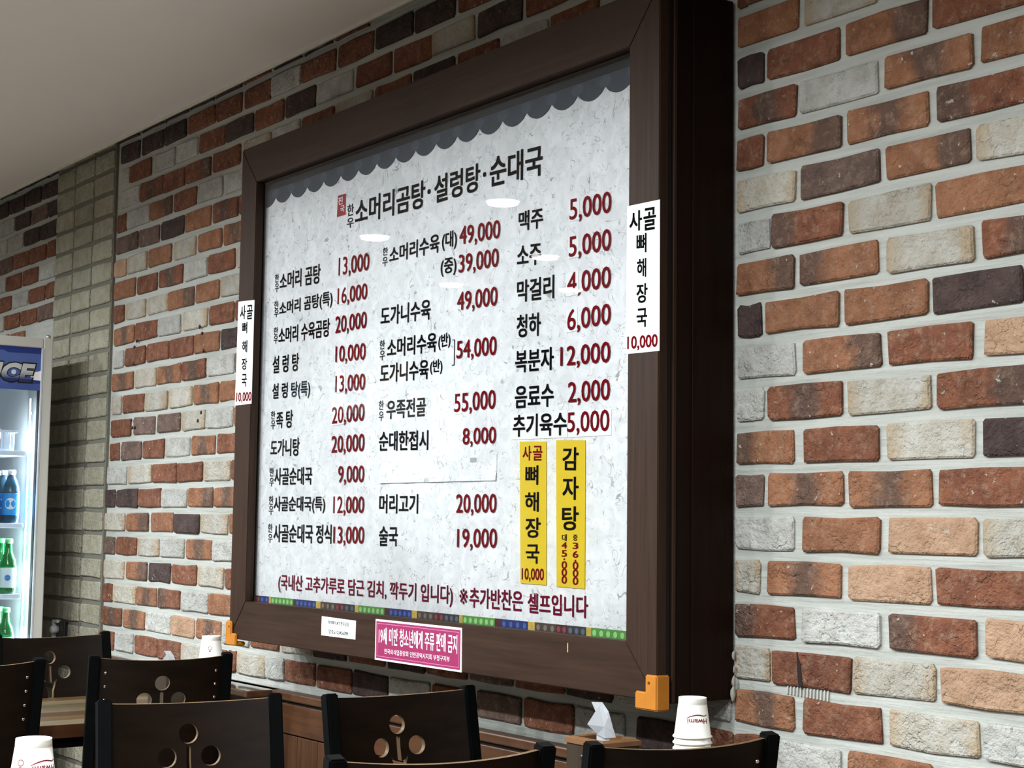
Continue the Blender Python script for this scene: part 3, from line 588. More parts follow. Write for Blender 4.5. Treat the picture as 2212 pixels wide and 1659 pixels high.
SEG=[(-4.0334, 'dr'), (-3.998, 'b'), (-3.9458, 'y'), (-3.9335, 'g'), (-3.8058, 'dr'), (-3.7929, 'b'), (-3.6815, 'y'), (-3.6569, 'br'), (-3.5796, 'dr'), (-3.5336, 'sl'), (-3.4816, 'y'), (-3.4634, 'g'), (-3.3394, 'dr'), (-3.3186, 'b'), (-3.2154, 'y'), (-3.192, 'br'), (-3.1211, 'dr'), (-3.0763, 'sl'), (-3.0145, 'y'), (-3.0005, 'g'), (-2.8746, 'dr'), (-2.8518, 'b'), (-2.7514, 'y'), (-2.7275, 'br'), (-2.654, 'dr'), (-2.6155, 'sl'), (-2.5527, 'y'), (-2.5371, 'g'), (-2.427, '')]
HOLES=[(-4.7863, 1.8936), (-4.7671, 1.8705), (-5.3054, 1.8906), (-5.3244, 1.8707), (-5.3276, 1.8115), (-4.7525, 1.8115), (-4.7561, 1.6105), (-4.7788, 1.5844), (-5.3313, 1.6107), (-5.3208, 1.584), (-5.3, 1.5831), (-5.7755, 2.4174)]
for s, x0, x1, zt0, zb0, zt1, zb1, c in TXT:
    lettering('print_line', s, x0, x1, zt0, zb0, zt1, zb1, YP - (.0012 if s != '추기육수' else .0024), INKS[c], sheet, bold=(.003 if s == '※' else .028 if c != 'g' else .014))
for s, x0, x1, zt0, zb0, zt1, zb1 in PRC:
    lettering('print_price', s, x0, x1, zt0, zb0, zt1, zb1, YP - .0022, INKR, sheet, bold=.012, ref='0')
def flat(name, q, y, mat, parent, th=.0006):
    bm = bmesh.new(); extr(bm, q, y, y + th); return obj(name, bm, mat, parent)
SLATE = plain('tile_print_slate', rgb(54, 63, 73), rough=.7, nz=.14, scale=40)
SLATE2 = plain('tile_print_disc', rgb(66, 76, 88), rough=.7, nz=.12, scale=60)
pts = [(XLi - .012, ZTi + .012)]
cus = [-4.02 + .0 + i * .0914 for i in range(-1, 20)]
cx0 = -3.7844 - 4 * .0914
arc = []
for i in range(24):
    a0 = cx0 + i * .0914
    for k in range(8):
        t = k / 8; x = a0 + t * .0914
        if XLi - .012 < x < XRi + .012: arc.append((x, 2.172 - .0215 * math.sin(PI * t) ** .7))
pts = [(XLi - .012, 2.165)] + arc + [(XRi + .012, 2.165), (XRi + .012, ZTi + .012), (XLi - .012, ZTi + .012)]
flat('tile_print', pts, YP - .0016, SLATE, sheet, th=.0015)
flat('rail_shade_band', [(XLi - .011, 2.197), (XRi + .011, 2.197), (XRi + .011, ZTi + .011), (XLi - .011, ZTi + .011)], YP - .0022, plain('rail_shade_dark', rgb(14, 17, 24)), sheet, th=.0004)  # near-black band draws the shade in the gap under the top rail
for i in range(24):
    a0 = cx0 + i * .0914
    if XLi + .01 < a0 < XRi - .01:
        bm = bmesh.new(); extr(bm, [(a0 + .020 * math.cos(2 * PI * k / 20), 2.183 + .013 * math.sin(2 * PI * k / 20)) for k in range(20)], YP - .0018, YP - .0015); obj('tile_end_print', bm, SLATE2, sheet)
SEGC = {'dr': rgb(72, 26, 30), 'b': rgb(28, 44, 100), 'y': rgb(188, 160, 70), 'g': rgb(80, 138, 64), 'br': rgb(66, 56, 48), 'sl': rgb(42, 47, 55)}
SEGM = {k: plain('band_' + k, v, rough=.6, nz=.12, scale=90) for k, v in SEGC.items()}
for (x0, c), (x1, _) in zip(SEG, SEG[1:]): flat('band_patch', [(x0, ZBi - .018), (x1, ZBi - .018), (x1, 1.0555), (x0, 1.0555)], YP - .0010, SEGM[c], sheet, th=.001)
GH = {'g': plain('ghost_green', rgb(142, 200, 122)), 'b': plain('ghost_blue', rgb(70, 92, 160)), 'br': plain('ghost_brown', rgb(122, 110, 98)), 'dr': plain('ghost_red', rgb(130, 62, 72)), 'sl': plain('ghost_slate', rgb(90, 98, 108))}
bmg = {k: bmesh.new() for k in GH}
for (x0, c), (x1, _) in zip(SEG, SEG[1:]):
    if c in GH and x1 - x0 > .03:
        n = max(2, int((x1 - x0) / .0205))
        for i in range(n):
            xc = x0 + (i + .5) * (x1 - x0) / n
            extr(bmg[c], [(xc + .0065 * math.cos(2 * PI * k / 8), 1.0455 + .0065 * math.sin(2 * PI * k / 8)) for k in range(8)], YP - .0013, YP - .0011)
for k in GH:
    if bmg[k].verts: obj('band_dots', bmg[k], GH[k], sheet)
flat('seal_print', QP['seal'], YP - .0012, plain('seal_red', rgb(140, 28, 36), rough=.7, nz=.1), sheet)
sx0, sx1 = QP['seal'][0][0], QP['seal'][1][0]; sz1, sz0 = QP['seal'][0][1], QP['seal'][3][1]
lettering('seal_letter', '진', sx0 + .004, sx1 - .014, sz1 - .006, (sz0 + sz1) / 2 + .002, sz1 - .006, (sz0 + sz1) / 2 + .002, YP - .002, INKW, sheet, .02)
lettering('seal_letter', '국', sx0 + .016, sx1 - .003, (sz0 + sz1) / 2 - .002, sz0 + .008, (sz0 + sz1) / 2 - .002, sz0 + .008, YP - .002, INKW, sheet, .02)
# grouping bracket of the half portions
bm = bmesh.new(); extr(bm, [(-3.0605, 1.6896), (-3.0500, 1.6896), (-3.0500, 1.629), (-3.0605, 1.629), (-3.0605, 1.6306), (-3.0525, 1.6306), (-3.0525, 1.688), (-3.0605, 1.688)], YP - .0014, YP - .0008); obj('bracket_print', bm, INK, sheet)
PATCH = plain('patch_paper', rgb(222, 225, 226), rough=.7, nz=.01)
for k in ['d%d' % i for i in range(1, 11)] + ['pt1', 'pt2']: flat('price_patch', QP[k], YP - .0013, PATCH, sheet, th=.0012)
q = QP['blank']; bm = bmesh.new()
g = [[(q[0][0] + (q[1][0] - q[0][0]) * i / 12, q[3][1] + (q[0][1] - q[3][1]) * j / 3) for i in range(13)] for j in range(4)]
vv = [[bm.verts.new((x, YP - .001 - (.005 if j == 0 else 0) * (1 - .6 * abs(math.sin(i))), z)) for i, (x, z) in enumerate(rw)] for j, rw in enumerate(g)]
for j in range(3):
    for i in range(12): bm.faces.new((vv[j][i], vv[j][i + 1], vv[j + 1][i + 1], vv[j + 1][i]))
obj('blank_patch', bm, PAPER, sheet, smooth=True)
bm = bmesh.new(); extr(bm, [(-2.978 + 0, 1.412), (-2.955, 1.412), (-2.955, 1.402), (-2.978, 1.402)], YP - .0022, YP - .0016); obj('faded_mark', bm, plain('faded', rgb(160, 158, 160)), sheet)
# slips taped over the menu
def slip(name, label, quad, y, mat, items, cat='paper slip', bold=.02, r=None):
    cx = sum(p[0] for p in quad) / 4; zb = min(p[1] for p in quad)
    t = thing(name, label, cat, (cx, y, zb), group=None)
    o = flat('slip', [(a - cx, c - zb) for a, c in quad], -.0009, mat, t, th=.0009)
    for s, x0, x1, zt0, zb0, zt1, zb1, c in items:
        l = lettering('lettering', s, x0 - cx, x1 - cx, zt0 - zb, zb0 - zb, zt1 - zb, zb1 - zb, -.0013, INKS[c], None, bold=bold, ref='0' if ',' in s else None); l.parent = t
    return t
slip('menu_slip', 'yellow vertical slip reading bone hangover soup, 10,000, left of the two yellow slips', QP['y1'], YP - .0012, YELP, YEL1, bold=.028)
slip('menu_slip', 'yellow vertical slip reading pork potato stew with two prices, right of the two yellow slips', QP['y2'], YP - .0012, YELP, YEL2, bold=.028)
slip('menu_slip', 'white vertical slip with black brush lettering on the right stile of the menu board', QF['wr'], YF, WHITEP, WR, bold=.03)
slip('menu_slip', 'white vertical slip with black brush lettering on the left stile of the menu board', QF['wl'], YF, WHITEP, WL, bold=.03)
slip('small_label', 'small white label with tiny print on the bottom rail of the menu board', QF['lab'], YF, WHITEP, LBL, cat='label', bold=.005)
# pink notice
pq = QF['pink']; cx = sum(p[0] for p in pq) / 4; zb = min(p[1] for p in pq)
pk = thing('notice_sticker', 'pink white-bordered age limit notice on the bottom rail of the menu board', 'sticker', (cx, YF, zb))
L = [(a - cx, c - zb) for a, c in pq]
flat('border', L, -.0012, INKW, pk, th=.0012)
def inset(L, d): x0, x1, z0, z1 = L[3][0] + d, L[1][0] - d, L[2][1] + d, L[0][1] - d; return [(x0, z1), (x1, z1), (x1, z0), (x0, z0)]
PINK = plain('notice_pink', rgb(140, 38, 84), rough=.45, nz=.03)
flat('face', inset(L, .0045), -.0016, PINK, pk, th=.0006)
bm = bmesh.new()
a = inset(L, .009); bq = inset(L, .0105)
for i in range(4):
    j = (i + 1) % 4; bm.faces.new([bm.verts.new((x, -.0018, z)) for x, z in (a[i], a[j], bq[j], bq[i])])
obj('inner_line', bm, plain('notice_line', rgb(190, 110, 150), rough=.5), pk)
for (s, x0, x1, zt0, zb0, zt1, zb1, c), bo in zip(PNK, (.02, .0)):
    l = lettering('lettering', s, x0 - cx, x1 - cx, zt0 - zb, zb0 - zb, zt1 - zb, zb1 - zb, -.0021, INKW, None, bold=bo); l.parent = pk
bm = bmesh.new(); extr(bm, [(-2.5685, 1.0237), (-2.5665, 1.0237), (-2.5665, 1.0051), (-2.5685, 1.0051)], YF - .0012, YF + .001); obj('scuff', bm, plain('bare_wood_scuff', rgb(214, 176, 120)), board)
# foam corner guards
ORANGE = plain('orange_foam', rgb(172, 106, 14), rough=.55, nz=.05, scale=50, bump=.2)
def guard(label, sx, x):
    t = thing('corner_guard', label, 'corner guard', (x, YF, ZB - .006), group=None)
    i = sx  # sx=+1: right corner
    def prism(pl, z0, z1):
        bm = bmesh.new(); pl = [(x * i, y) for x, y in pl]
        A = [bm.verts.new((x, y, z0)) for x, y in pl]; B = [bm.verts.new((x, y, z1)) for x, y in pl]; n = len(pl)
        bm.faces.new(A); bm.faces.new(B[::-1])
        for k in range(n): bm.faces.new((A[k], B[k], B[(k + 1) % n], A[(k + 1) % n]))
        bmesh.ops.recalc_face_normals(bm, faces=bm.faces)
        bmesh.ops.bevel(bm, geom=list(bm.edges), offset=.0028, segments=3, affect='EDGES')
        obj('arm', bm, ORANGE, t)
    prism([(-.026, -.008), (.0085, -.008), (.0085, .026), (.0003, .026), (.0003, -.0003), (-.026, -.0003)], -.012, .055)
    prism([(-.056, -.008), (-.0205, -.008), (-.0205, -.0003), (-.056, -.0003)], -.012, .022)
    prism([(-.056, -.0005), (-.001, -.0005), (-.001, .024), (-.056, .024)], -.012, -.0008)
    bm = bmesh.new(); lathe(bm, [(.003, 0), (.003, .001)], 10); o = obj('nail', bm, plain('nail', rgb(120, 84, 20), metal=.6, rough=.4), t)
    o.rotation_euler = (PI / 2, 0, 0); o.location = (-.014 * i, -.0078, .04)
guard('orange foam guard on the lower right corner of the menu board, beside the cup stack', 1, XR)
guard('orange foam guard on the lower left corner of the menu board', -1, XL)
# ---------------------------------------------------------------- wainscot along the wall
wc = bmesh.new(); box(wc, -5.54, 1.5, 2.172, WALL_Y + .004, .7545, .778, bev=.004, seg=2)
wains = struct(obj('trim_4', wc, WAINS))
boxobj('groove', (-5.54, 1.5, 2.186, WALL_Y + .002, .745, .7545), DK, wains, bev=0)
boxobj('rail', (-5.54, 1.5, 2.181, WALL_Y + .002, .662, .745), WAINS, wains)
boxobj('backing', (-5.54, 1.5, 2.196, WALL_Y + .002, .06, .662), DK, wains, bev=0)
x = -5.52
while x < 1.4:
    boxobj('plank', (x, x + .112, 2.183, WALL_Y, .07, .658), WAINV, wains, bev=.0015, seg=1); x += .116
GLOSS = wood('glossy_shelf_wood', rgb(56, 36, 24), rgb(84, 58, 40), rough=.09, scale=(3, 50, 50), mixw=.3, spec=.6, coat=.6, bump=.02)
sh = thing('wall_shelf', 'narrow glossy brown shelf on the wall behind the far table', 'shelf', (-4.6, 2.15, .762))
boxobj('board', (-.42, .45, -.06, .0527, -.004, .016), GLOSS, sh, bev=.004, seg=2)
# ---------------------------------------------------------------- tables
TZ = .7195
PLK = [wood('plank_%d' % i, a, b2, rough=.35, scale=(45, 4, 45), mixw=.35, coat=.15) for i, (a, b2) in enumerate([
    (rgb(70, 60, 44), rgb(112, 99, 76)), (rgb(58, 43, 24), rgb(98, 74, 43)), (rgb(54, 45, 31), rgb(92, 79, 55)), (rgb(48, 32, 16), rgb(82, 59, 32)), (rgb(74, 63, 46), rgb(118, 105, 80))])]
EDGEW = wood('table_edge_wood', rgb(46, 25, 11), rgb(68, 40, 20), rough=.35, scale=(40, 3, 40), coat=.2)
def table(label, x0, x1, y0, y1, seed):
    cx, cy = (x0 + x1) / 2, (y0 + y1) / 2; w, l = (x1 - x0) / 2, (y1 - y0) / 2
    t = thing('dining_table', label, 'table', (cx, cy, 0), group=None); r = random.Random(seed)
    n = 7; pw = (2 * w - .006) / n
    for i in range(n):
        a = -w + .003 + i * pw
        boxobj('plank', (a + .0004, a + pw - .0004, -l + .003, l - .003, TZ - .020, TZ + r.uniform(-.0003, .0002)), PLK[(i * 3 + seed) % 5], t, bev=.0012, seg=1)
    boxobj('edge_band', (-w, w, -l, -l + .0028, TZ - .036, TZ - .001), EDGEW, t, bev=.001); boxobj('edge_band', (-w, w, l - .0028, l, TZ - .036, TZ - .001), EDGEW, t, bev=.001)
    boxobj('edge_band', (-w, -w + .0028, -l + .003, l - .003, TZ - .036, TZ - .001), EDGEW, t, bev=.001); boxobj('edge_band', (w - .0028, w, -l + .003, l - .003, TZ - .036, TZ - .001), EDGEW, t, bev=.001)
    boxobj('core', (-w + .003, w - .003, -l + .003, l - .003, TZ - .036, TZ - .0202), EDGEW, t, bev=0)
    for s in (-1, 1):
        boxobj('frame_bar', (s * (w - .045) - .015, s * (w - .045) + .015, -l + .03, l - .03, TZ - .066, TZ - .0362), BLACKM, t, bev=.002)
        boxobj('frame_bar', (-w + .062, w - .062, s * (l - .045) - .015, s * (l - .045) + .015, TZ - .066, TZ - .0362), BLACKM, t, bev=.002)
        for q in (-1, 1):
            boxobj('leg', (s * (w - .045) - .0175, s * (w - .045) + .0175, q * (l - .046) - .0175, q * (l - .046) + .0175, 0, TZ - .0665), BLACKM, t, bev=.003)
    return t
table('wood plank table at the left, seen between two black chair backs', -4.765, -4.14, 1.0, 2.165, 1)
table('wood plank table under the menu board, holding the front tissue box', -2.765, -2.146, .68, 2.165, 2)
# ---------------------------------------------------------------- chairs
HW = .176
def back_mesh():
    cu = bpy.data.curves.new('b', 'CURVE'); cu.dimensions = '2D'; cu.fill_mode = 'BOTH'; cu.extrude = .006
    def sp(pts):
        s = cu.splines.new('POLY'); s.points.add(len(pts) - 1); s.use_cyclic_u = True
        for p, (a, b2) in zip(s.points, pts): p.co = (a, b2, 0, 1)
    W = HW - .0135; top = .897
    dip = lambda u: top - .007 * (1 - (u / W) ** 2)
    sp([(-W, .56), (W, .56)] + [(W - 2 * W * k / 16, dip(W - 2 * W * k / 16)) for k in range(17)])
    for cu_, cv in ((0, .064), (-.045, .109), (.045, .109)):
        sp([(cu_ + .0198 * math.cos(2 * PI * k / 28), top - .003 - cv + .0198 * math.sin(2 * PI * k / 28)) for k in range(28)])
    L = [(-.0045, .089), (-.0050, .115), (-.0048, .140), (-.012, .138), (-.0215, .129), (-.0165, .145), (-.011, .160), (-.0085, .186), (.0085, .186), (.010, .165), (.0155, .148), (.0215, .129), (.012, .138), (.0048, .140), (.0040, .115), (.0045, .089)]
    sp([(a, top - .003 - v) for a, v in L])
    o = bpy.data.objects.new('b', cu); C.objects.link(o)
    dg = bpy.context.evaluated_depsgraph_get(); me = bpy.data.meshes.new_from_object(o.evaluated_get(dg)); bpy.data.objects.remove(o)
    bm = bmesh.new(); bm.from_mesh(me); bpy.data.meshes.remove(me)
    bmesh.ops.remove_doubles(bm, verts=bm.verts, dist=1e-5)
    for i in range(1, 20):
        u = -W + 2 * W * i / 20
        bmesh.ops.bisect_plane(bm, geom=bm.verts[:] + bm.edges[:] + bm.faces[:], plane_co=(u, 0, 0), plane_no=(1, 0, 0), dist=1e-6)
    bmesh.ops.triangulate(bm, faces=bm.faces[:])
    bm.normal_update()
    for f in bm.faces: f.material_index = 0 if abs(f.normal.z) > .7 else 1; f.smooth = abs(f.normal.z) > .7
    lean = math.tan(math.radians(10.5))
    for v in bm.verts:
        u, h, d = v.co
        v.co = Vector((-.030 * (1 - (u / W) ** 2) + d + (.905 - h) * lean, u, h))
    bmesh.ops.recalc_face_normals(bm, faces=bm.faces)
    return bm
def smooth_back(o):
    """true normals of the bent sheet on its two faces"""
    me = o.data; W = HW - .0135; nn = []
    for p in me.polygons:
        for li in p.loop_indices:
            v = me.vertices[me.loops[li].vertex_index].co
            if p.material_index == 0:
                n_ = Vector((1, -.060 * v.y / (W * W), LEAN)).normalized()
                if p.normal.x < 0: n_ = -n_
            else: n_ = p.normal
            nn.append(n_[:])
    me.normals_split_custom_set(nn)
LEAN = math.tan(math.radians(10.5))
SEATM = plain('dark_seat_vinyl', rgb(38, 26, 20), rough=.4, nz=.1)
def tube(bm, a, b2, w=.028, d=.028):
    a, b2 = Vector(a), Vector(b2); z = (b2 - a).normalized(); yx = Vector((0, 1, 0)); xx = yx.cross(z).normalized(); yx = z.cross(xx)
    vs = []
    for p in (a, b2):
        for sx, sy in ((-1, -1), (1, -1), (1, 1), (-1, 1)): vs.append(bm.verts.new(p + xx * sx * d / 2 + yx * sy * w / 2))
    fs = [bm.faces.new(vs[3::-1]), bm.faces.new(vs[4:])] + [bm.faces.new((vs[i], vs[(i + 1) % 4], vs[4 + (i + 1) % 4], vs[4 + i])) for i in range(4)]
    bmesh.ops.bevel(bm, geom=list({e for f in fs for e in f.edges}), offset=.003, segments=2, affect='EDGES')
def make_chair(label):
    t = thing('dining_chair', label, 'chair', (0, 0, 0), group=None)
    smooth_back(obj('backrest', back_mesh(), [BACKW, PLYEDGE], t))
    for s in (-1, 1):
        bm = bmesh.new(); tube(bm, (0, s * HW, .905), (.445 * LEAN, s * HW, .46)); tube(bm, (.445 * LEAN, s * HW, .462), (.445 * LEAN - .035, s * HW, 0)); obj('rear_leg', bm, BLACKM, t)
        bm = bmesh.new(); tube(bm, (.375, s * (HW - .002), .425), (.385, s * (HW - .002), 0), .024, .024); obj('front_leg', bm, BLACKM, t)
        boxobj('seat_rail', (.10, .375, s * HW - .01, s * HW + .01, .405, .43), BLACKM, t, bev=.002)
    boxobj('seat', (.085, .398, -HW - .01, HW + .01, .432, .468), SEATM, t, bev=.012, seg=3, smooth=True)
    for s in (-1, 1):
        for k in range(4):
            h = .858 - k * .036
            bm = bmesh.new(); lathe(bm, [(.0042, 0), (.0040, .0016), (.0022, .003)], 10)
            o = obj('bolt', bm, CHROME, t); u = s * (HW - .030); W = HW - .0135
            o.location = (-.030 * (1 - (u / W) ** 2) - .0062 + (.905 - h) * LEAN, u, h); o.rotation_euler = (0, -PI / 2, 0)
    return t
def copy_tree(o, parent=None):
    c = o.copy(); C.objects.link(c)
    if parent is not None: c.parent = parent
    for ch in list(o.children): copy_tree(ch, c)
    return c
CH = [(-3.027, 1.400, -9.2, 'largest brown-faced chair back at lower left, clover cutouts below its middle'),
      (-2.937, 1.845, .7, 'brown-faced clover chair back right under the pink notice'),
      (-2.037, 1.360, 171.8, 'black chair back cut by bottom edge, below the chair under the pink notice'),
      (-2.042, 1.855, 170.1, 'dark curved chair back in front of the right cup stack'),
      (-4.016, 1.770, 166.2, 'black clover chair back with steel bolts, behind the largest brown chair'),
      (-4.045, 1.268, 177.0, 'black bolted chair back cut by the left edge'),
      (-4.875, 1.780, 3.0, 'brown clover chair back in front of the drinks fridge')]
proto = None
for i, (x, y, a, lb) in enumerate(CH):
    if proto is None: proto = make_chair(lb); c = proto
    else: c = copy_tree(proto); c['label'] = lb
    c['group'] = 'clover back dining chairs'
    c.scale = (1, 1, 1.017 if i == 2 else 1); c.location = (x, y, 0); c.rotation_euler = (0, 0, math.radians(a))
# ---------------------------------------------------------------- paper cups
CUPM = plain('paper_cup', rgb(238, 236, 226), rough=.7, nz=.01, scale=90)
CUPR = plain('cup_print_red', rgb(120, 26, 36), rough=.7, nz=.05)
R0, R1, HC = .0265, .0362, .075      # small end (up), rim, height
def cup_mesh():
    bm = bmesh.new()
    prof = [(R0 - .0024, HC - .005), (R0 - .0016, HC - .0005), (R0, HC), (R0 + .0002, HC - .002), (R0 + .0007, HC - .0115), (R0 + .0002, HC - .0125), (R0 + .0010, HC - .0135), (R1 - .0012, .0042), (R1 + .0012, .0036), (R1 + .0019, .0018), (R1 + .0012, 0), (R1 - .0016, .0002), (R1 - .0022, .004), (R0 + .0002, HC - .009)]
    lathe(bm, prof, 36, cap0=True, cap1=False)
    me = bpy.data.meshes.new('paper_cup'); bm.to_mesh(me); bm.free(); me.materials.append(CUPM); return me
CUPME = cup_mesh()
def on_cone(V, F, phi0, ang, hz, sz, mat, parent, name='print', flipped=True):
    xs = [v[0] for v in V]; ys = [v[1] for v in V]; cx, cy = (min(xs) + max(xs)) / 2, (min(ys) + max(ys)) / 2; w = max(xs) - min(xs); h = max(ys) - min(ys)
    out = []
    n1 = LAYERN.get(('Hwami', .02, 1.0, False), 1 << 30) if len(V) > 200 else 1 << 30
    for i, (x, y) in enumerate(V):
        u = (x - cx) / w; v = (y - cy) / h
        if flipped: u, v = -u, -v
        z = hz + v * sz; r = R1 - .0012 + (R0 + .0010 - R1 + .0012) * (z - .004) / (HC - .0175) + .0004 + .00006 * (i // n1); ph = phi0 + u * ang
        out.append((r * math.cos(ph), r * math.sin(ph), z))
    me = bpy.data.meshes.new(name); me.from_pydata(out, [], F); me.materials.append(mat); return link(bpy.data.objects.new(name, me), parent)
def swoosh(parent, phi0, ang, hz):
    V = []; F = []
    for i in range(17):
        u = i / 16 - .5; y = .45 * (1 - (2 * u) ** 2) if u < .3 else .29 + (.3 - u) * -.9 - .2 * (u - .3)
        th = .045 + .03 * math.sin(PI * i / 16)
        V += [(u, y - th), (u, y + th)]
        if i: k = 2 * i; F.append((k - 2, k, k + 1, k - 1))
    return on_cone(V, F, phi0, ang, hz, .008, CUPR, parent, flipped=False)
ORD = ['', 'second', 'third', 'fourth', 'fifth', 'sixth', 'seventh', 'eighth', 'ninth', 'tenth', 'eleventh', 'twelfth', 'thirteenth', 'fourteenth', 'fifteenth', 'sixteenth', 'seventeenth']
def cup_stack(x, y, where, group, n=13, base=TZ, phi=0, logo=True, emblem=None, sc=1.0):
    step = .0115 * sc
    for k in range(n + 1):
        top = k == n
        lb = 'top white paper cup with red print, stack ' + where if top else ORD[n - k] + ' white paper cup from the top, stack ' + where
        o = bpy.data.objects.new('paper_cup', CUPME); C.objects.link(o); tag(o, lb, 'cup', group); o.location = (x, y, base + k * step + .0003); o.scale = (sc, sc, sc)
        if top:
            o.rotation_euler = (0, 0, 0)
            if logo is not None:
                V, F = glyphs('Hwami', .02); V = [(a, b2) for a, b2 in V]
                on_cone(V, F, phi + logo, 1.3, .0330, .0092, CUPR, o); swoosh(o, phi + logo, 1.45, .0415)
            if emblem is not None:
                bm = bmesh.new(); V = []; F = []
                for i in range(25):
                    a = 2 * PI * i / 24
                    V += [(.5 * math.cos(a), .5 * math.sin(a)), (.38 * math.cos(a), .38 * math.sin(a))]
                    if i: q = 2 * i; F.append((q - 2, q, q + 1, q - 1))
                bm.free(); on_cone(V, F, phi + emblem, .36, .042, .010, CUPR, o); on_cone([(-.5, 0), (.5, .1), (.0, 1)], [(0, 1, 2)], phi + emblem, .2, .033, .006, CUPR, o)
def facing(x, y): return math.atan2(-y, -x)
cup_stack(-2.163, 1.984, 'beside the right orange guard', 'paper cups in the right stack', phi=facing(-2.163, 1.984), logo=.33, n=15, sc=.95)
cup_stack(-2.389, .851, 'in the lower left corner', 'paper cups in the lower left stack', phi=facing(-2.389, .851), logo=.62, emblem=-.62, n=12)
cup_stack(-4.214, 2.007, 'on the far table', 'paper cups in the far stack', phi=facing(-4.214, 2.007), logo=None, emblem=-.1, n=12)
# ---------------------------------------------------------------- tissue boxes
BOXW = wood('tissue_box_wood', rgb(36, 28, 19), rgb(56, 44, 32), rough=.5, scale=(40, 40, 4))
LIDW = wood('tissue_lid_wood', rgb(96, 66, 42), rgb(126, 90, 58), rough=.45, scale=(4, 40, 40))
TISS = plain('tissue_paper', rgb(226, 230, 234), rough=.9, nz=.01)
def tissue_box(label):
    t = thing('tissue_box', label, 'tissue box', (0, 0, TZ), group='wooden tissue boxes on the tables')
    hx, hy, H = .055, .046, .122
    for nm, d in (('panel', (-hx, hx, -hy, -hy + .005, 0, H)), ('panel', (-hx, hx, hy - .005, hy, 0, H)), ('panel', (-hx, -hx + .005, -hy + .005, hy - .005, 0, H)), ('panel', (hx - .005, hx, -hy + .005, hy - .005, 0, H))):
        boxobj(nm, d, BOXW, t, bev=.0008)
    boxobj('base', (-hx + .005, hx - .005, -hy + .005, hy - .005, 0, .005), BOXW, t, bev=0)
    bm = bmesh.new(); a, b2 = hx + .003, hy + .003
    def ring(z, ins): return [bm.verts.new(q) for q in ((-a + ins, -b2 + ins, z), (a - ins, -b2 + ins, z), (a - ins, b2 - ins, z), (-a + ins, b2 - ins, z))]
    rings = [ring(H + .0002, 0), ring(H + .009, 0), ring(H + .013, .011), ring(H + .0110, .017), ring(H + .0002, .017)]
    for p, q in zip(rings, rings[1:] + rings[:1]):
        for i in range(4): bm.faces.new((p[i], p[(i + 1) % 4], q[(i + 1) % 4], q[i]))
    bmesh.ops.recalc_face_normals(bm, faces=bm.faces); obj('lid', bm, LIDW, t)
    h = Vector((.588, .809, 0)); nrm = Vector((.809, -.588, 0))
    bm = bmesh.new()
    P = [(-.008, .066), (-.031, .030), (-.011, .010), (.004, .003), (.025, .005), (.021, .018), (.010, .045)]
    def sheet_(P, off, curve):
        vs = [bm.verts.new(h * a + nrm * (off + curve * (c - .03) + .004 * math.sin(a * 120)) + Vector((0, 0, H + .008 + c))) for a, c in P]
        mid = bm.verts.new(h * (sum(p[0] for p in P) / len(P)) + nrm * (off + .0015) + Vector((0, 0, H + .008 + sum(p[1] for p in P) / len(P))))
        for i in range(len(vs)): bm.faces.new((vs[i], vs[(i + 1) % len(vs)], mid))
    sheet_(P, .010, .1); sheet_([(-.022, .070), (-.001, .070), (.011, .053), (.019, .026), (.021, .004), (-.002, .004), (-.008, .02), (-.014, .052)], -.004, -.15)
    sheet_([(-.012, .012), (.014, .012), (.012, -.01), (-.012, -.01)], .002, 0)
    bmesh.ops.solidify(bm, geom=bm.faces[:], thickness=.0006)
    obj('tissue', bm, TISS, t, smooth=False)
    return t
tb = tissue_box('wooden tissue box with a white tissue, left of the right cup stack'); tb.location = (-2.421, 1.986, TZ)
t2 = copy_tree(tb); t2['label'] = 'far tissue box, only its white tip showing over a black chair back'; t2.location = (-4.33, 1.935, TZ); t2.rotation_euler = (0, 0, .12); t2.scale = (.9, .9, .82)
ub = thing('utensil_box', 'dark flat-lidded box between the tissue box and the cup stack', 'box', (-2.285, 1.93, TZ))
boxobj('body', (-.045, .045, -.07, .06, 0, .108), BLACKM, ub, bev=.003); boxobj('lid', (-.047, .047, -.072, .062, .1085, .122), plain('dark_brown_lid', rgb(34, 22, 18), rough=.3), ub, bev=.003)
pp = thing('toothpick_holder', 'white domed cap of a small holder left of the cup stack', 'toothpick holder', (-2.205, 1.945, TZ))
bm = bmesh.new(); lathe(bm, [(.012, 0), (.013, .01), (.012, .115)], 24); obj('body', bm, plain('clear_brown', rgb(70, 48, 30), rough=.2), pp)
bm = bmesh.new(); lathe(bm, [(.013, .115), (.013, .124), (.009, .129), (.003, .131)], 24); obj('cap', bm, CUPM, pp)
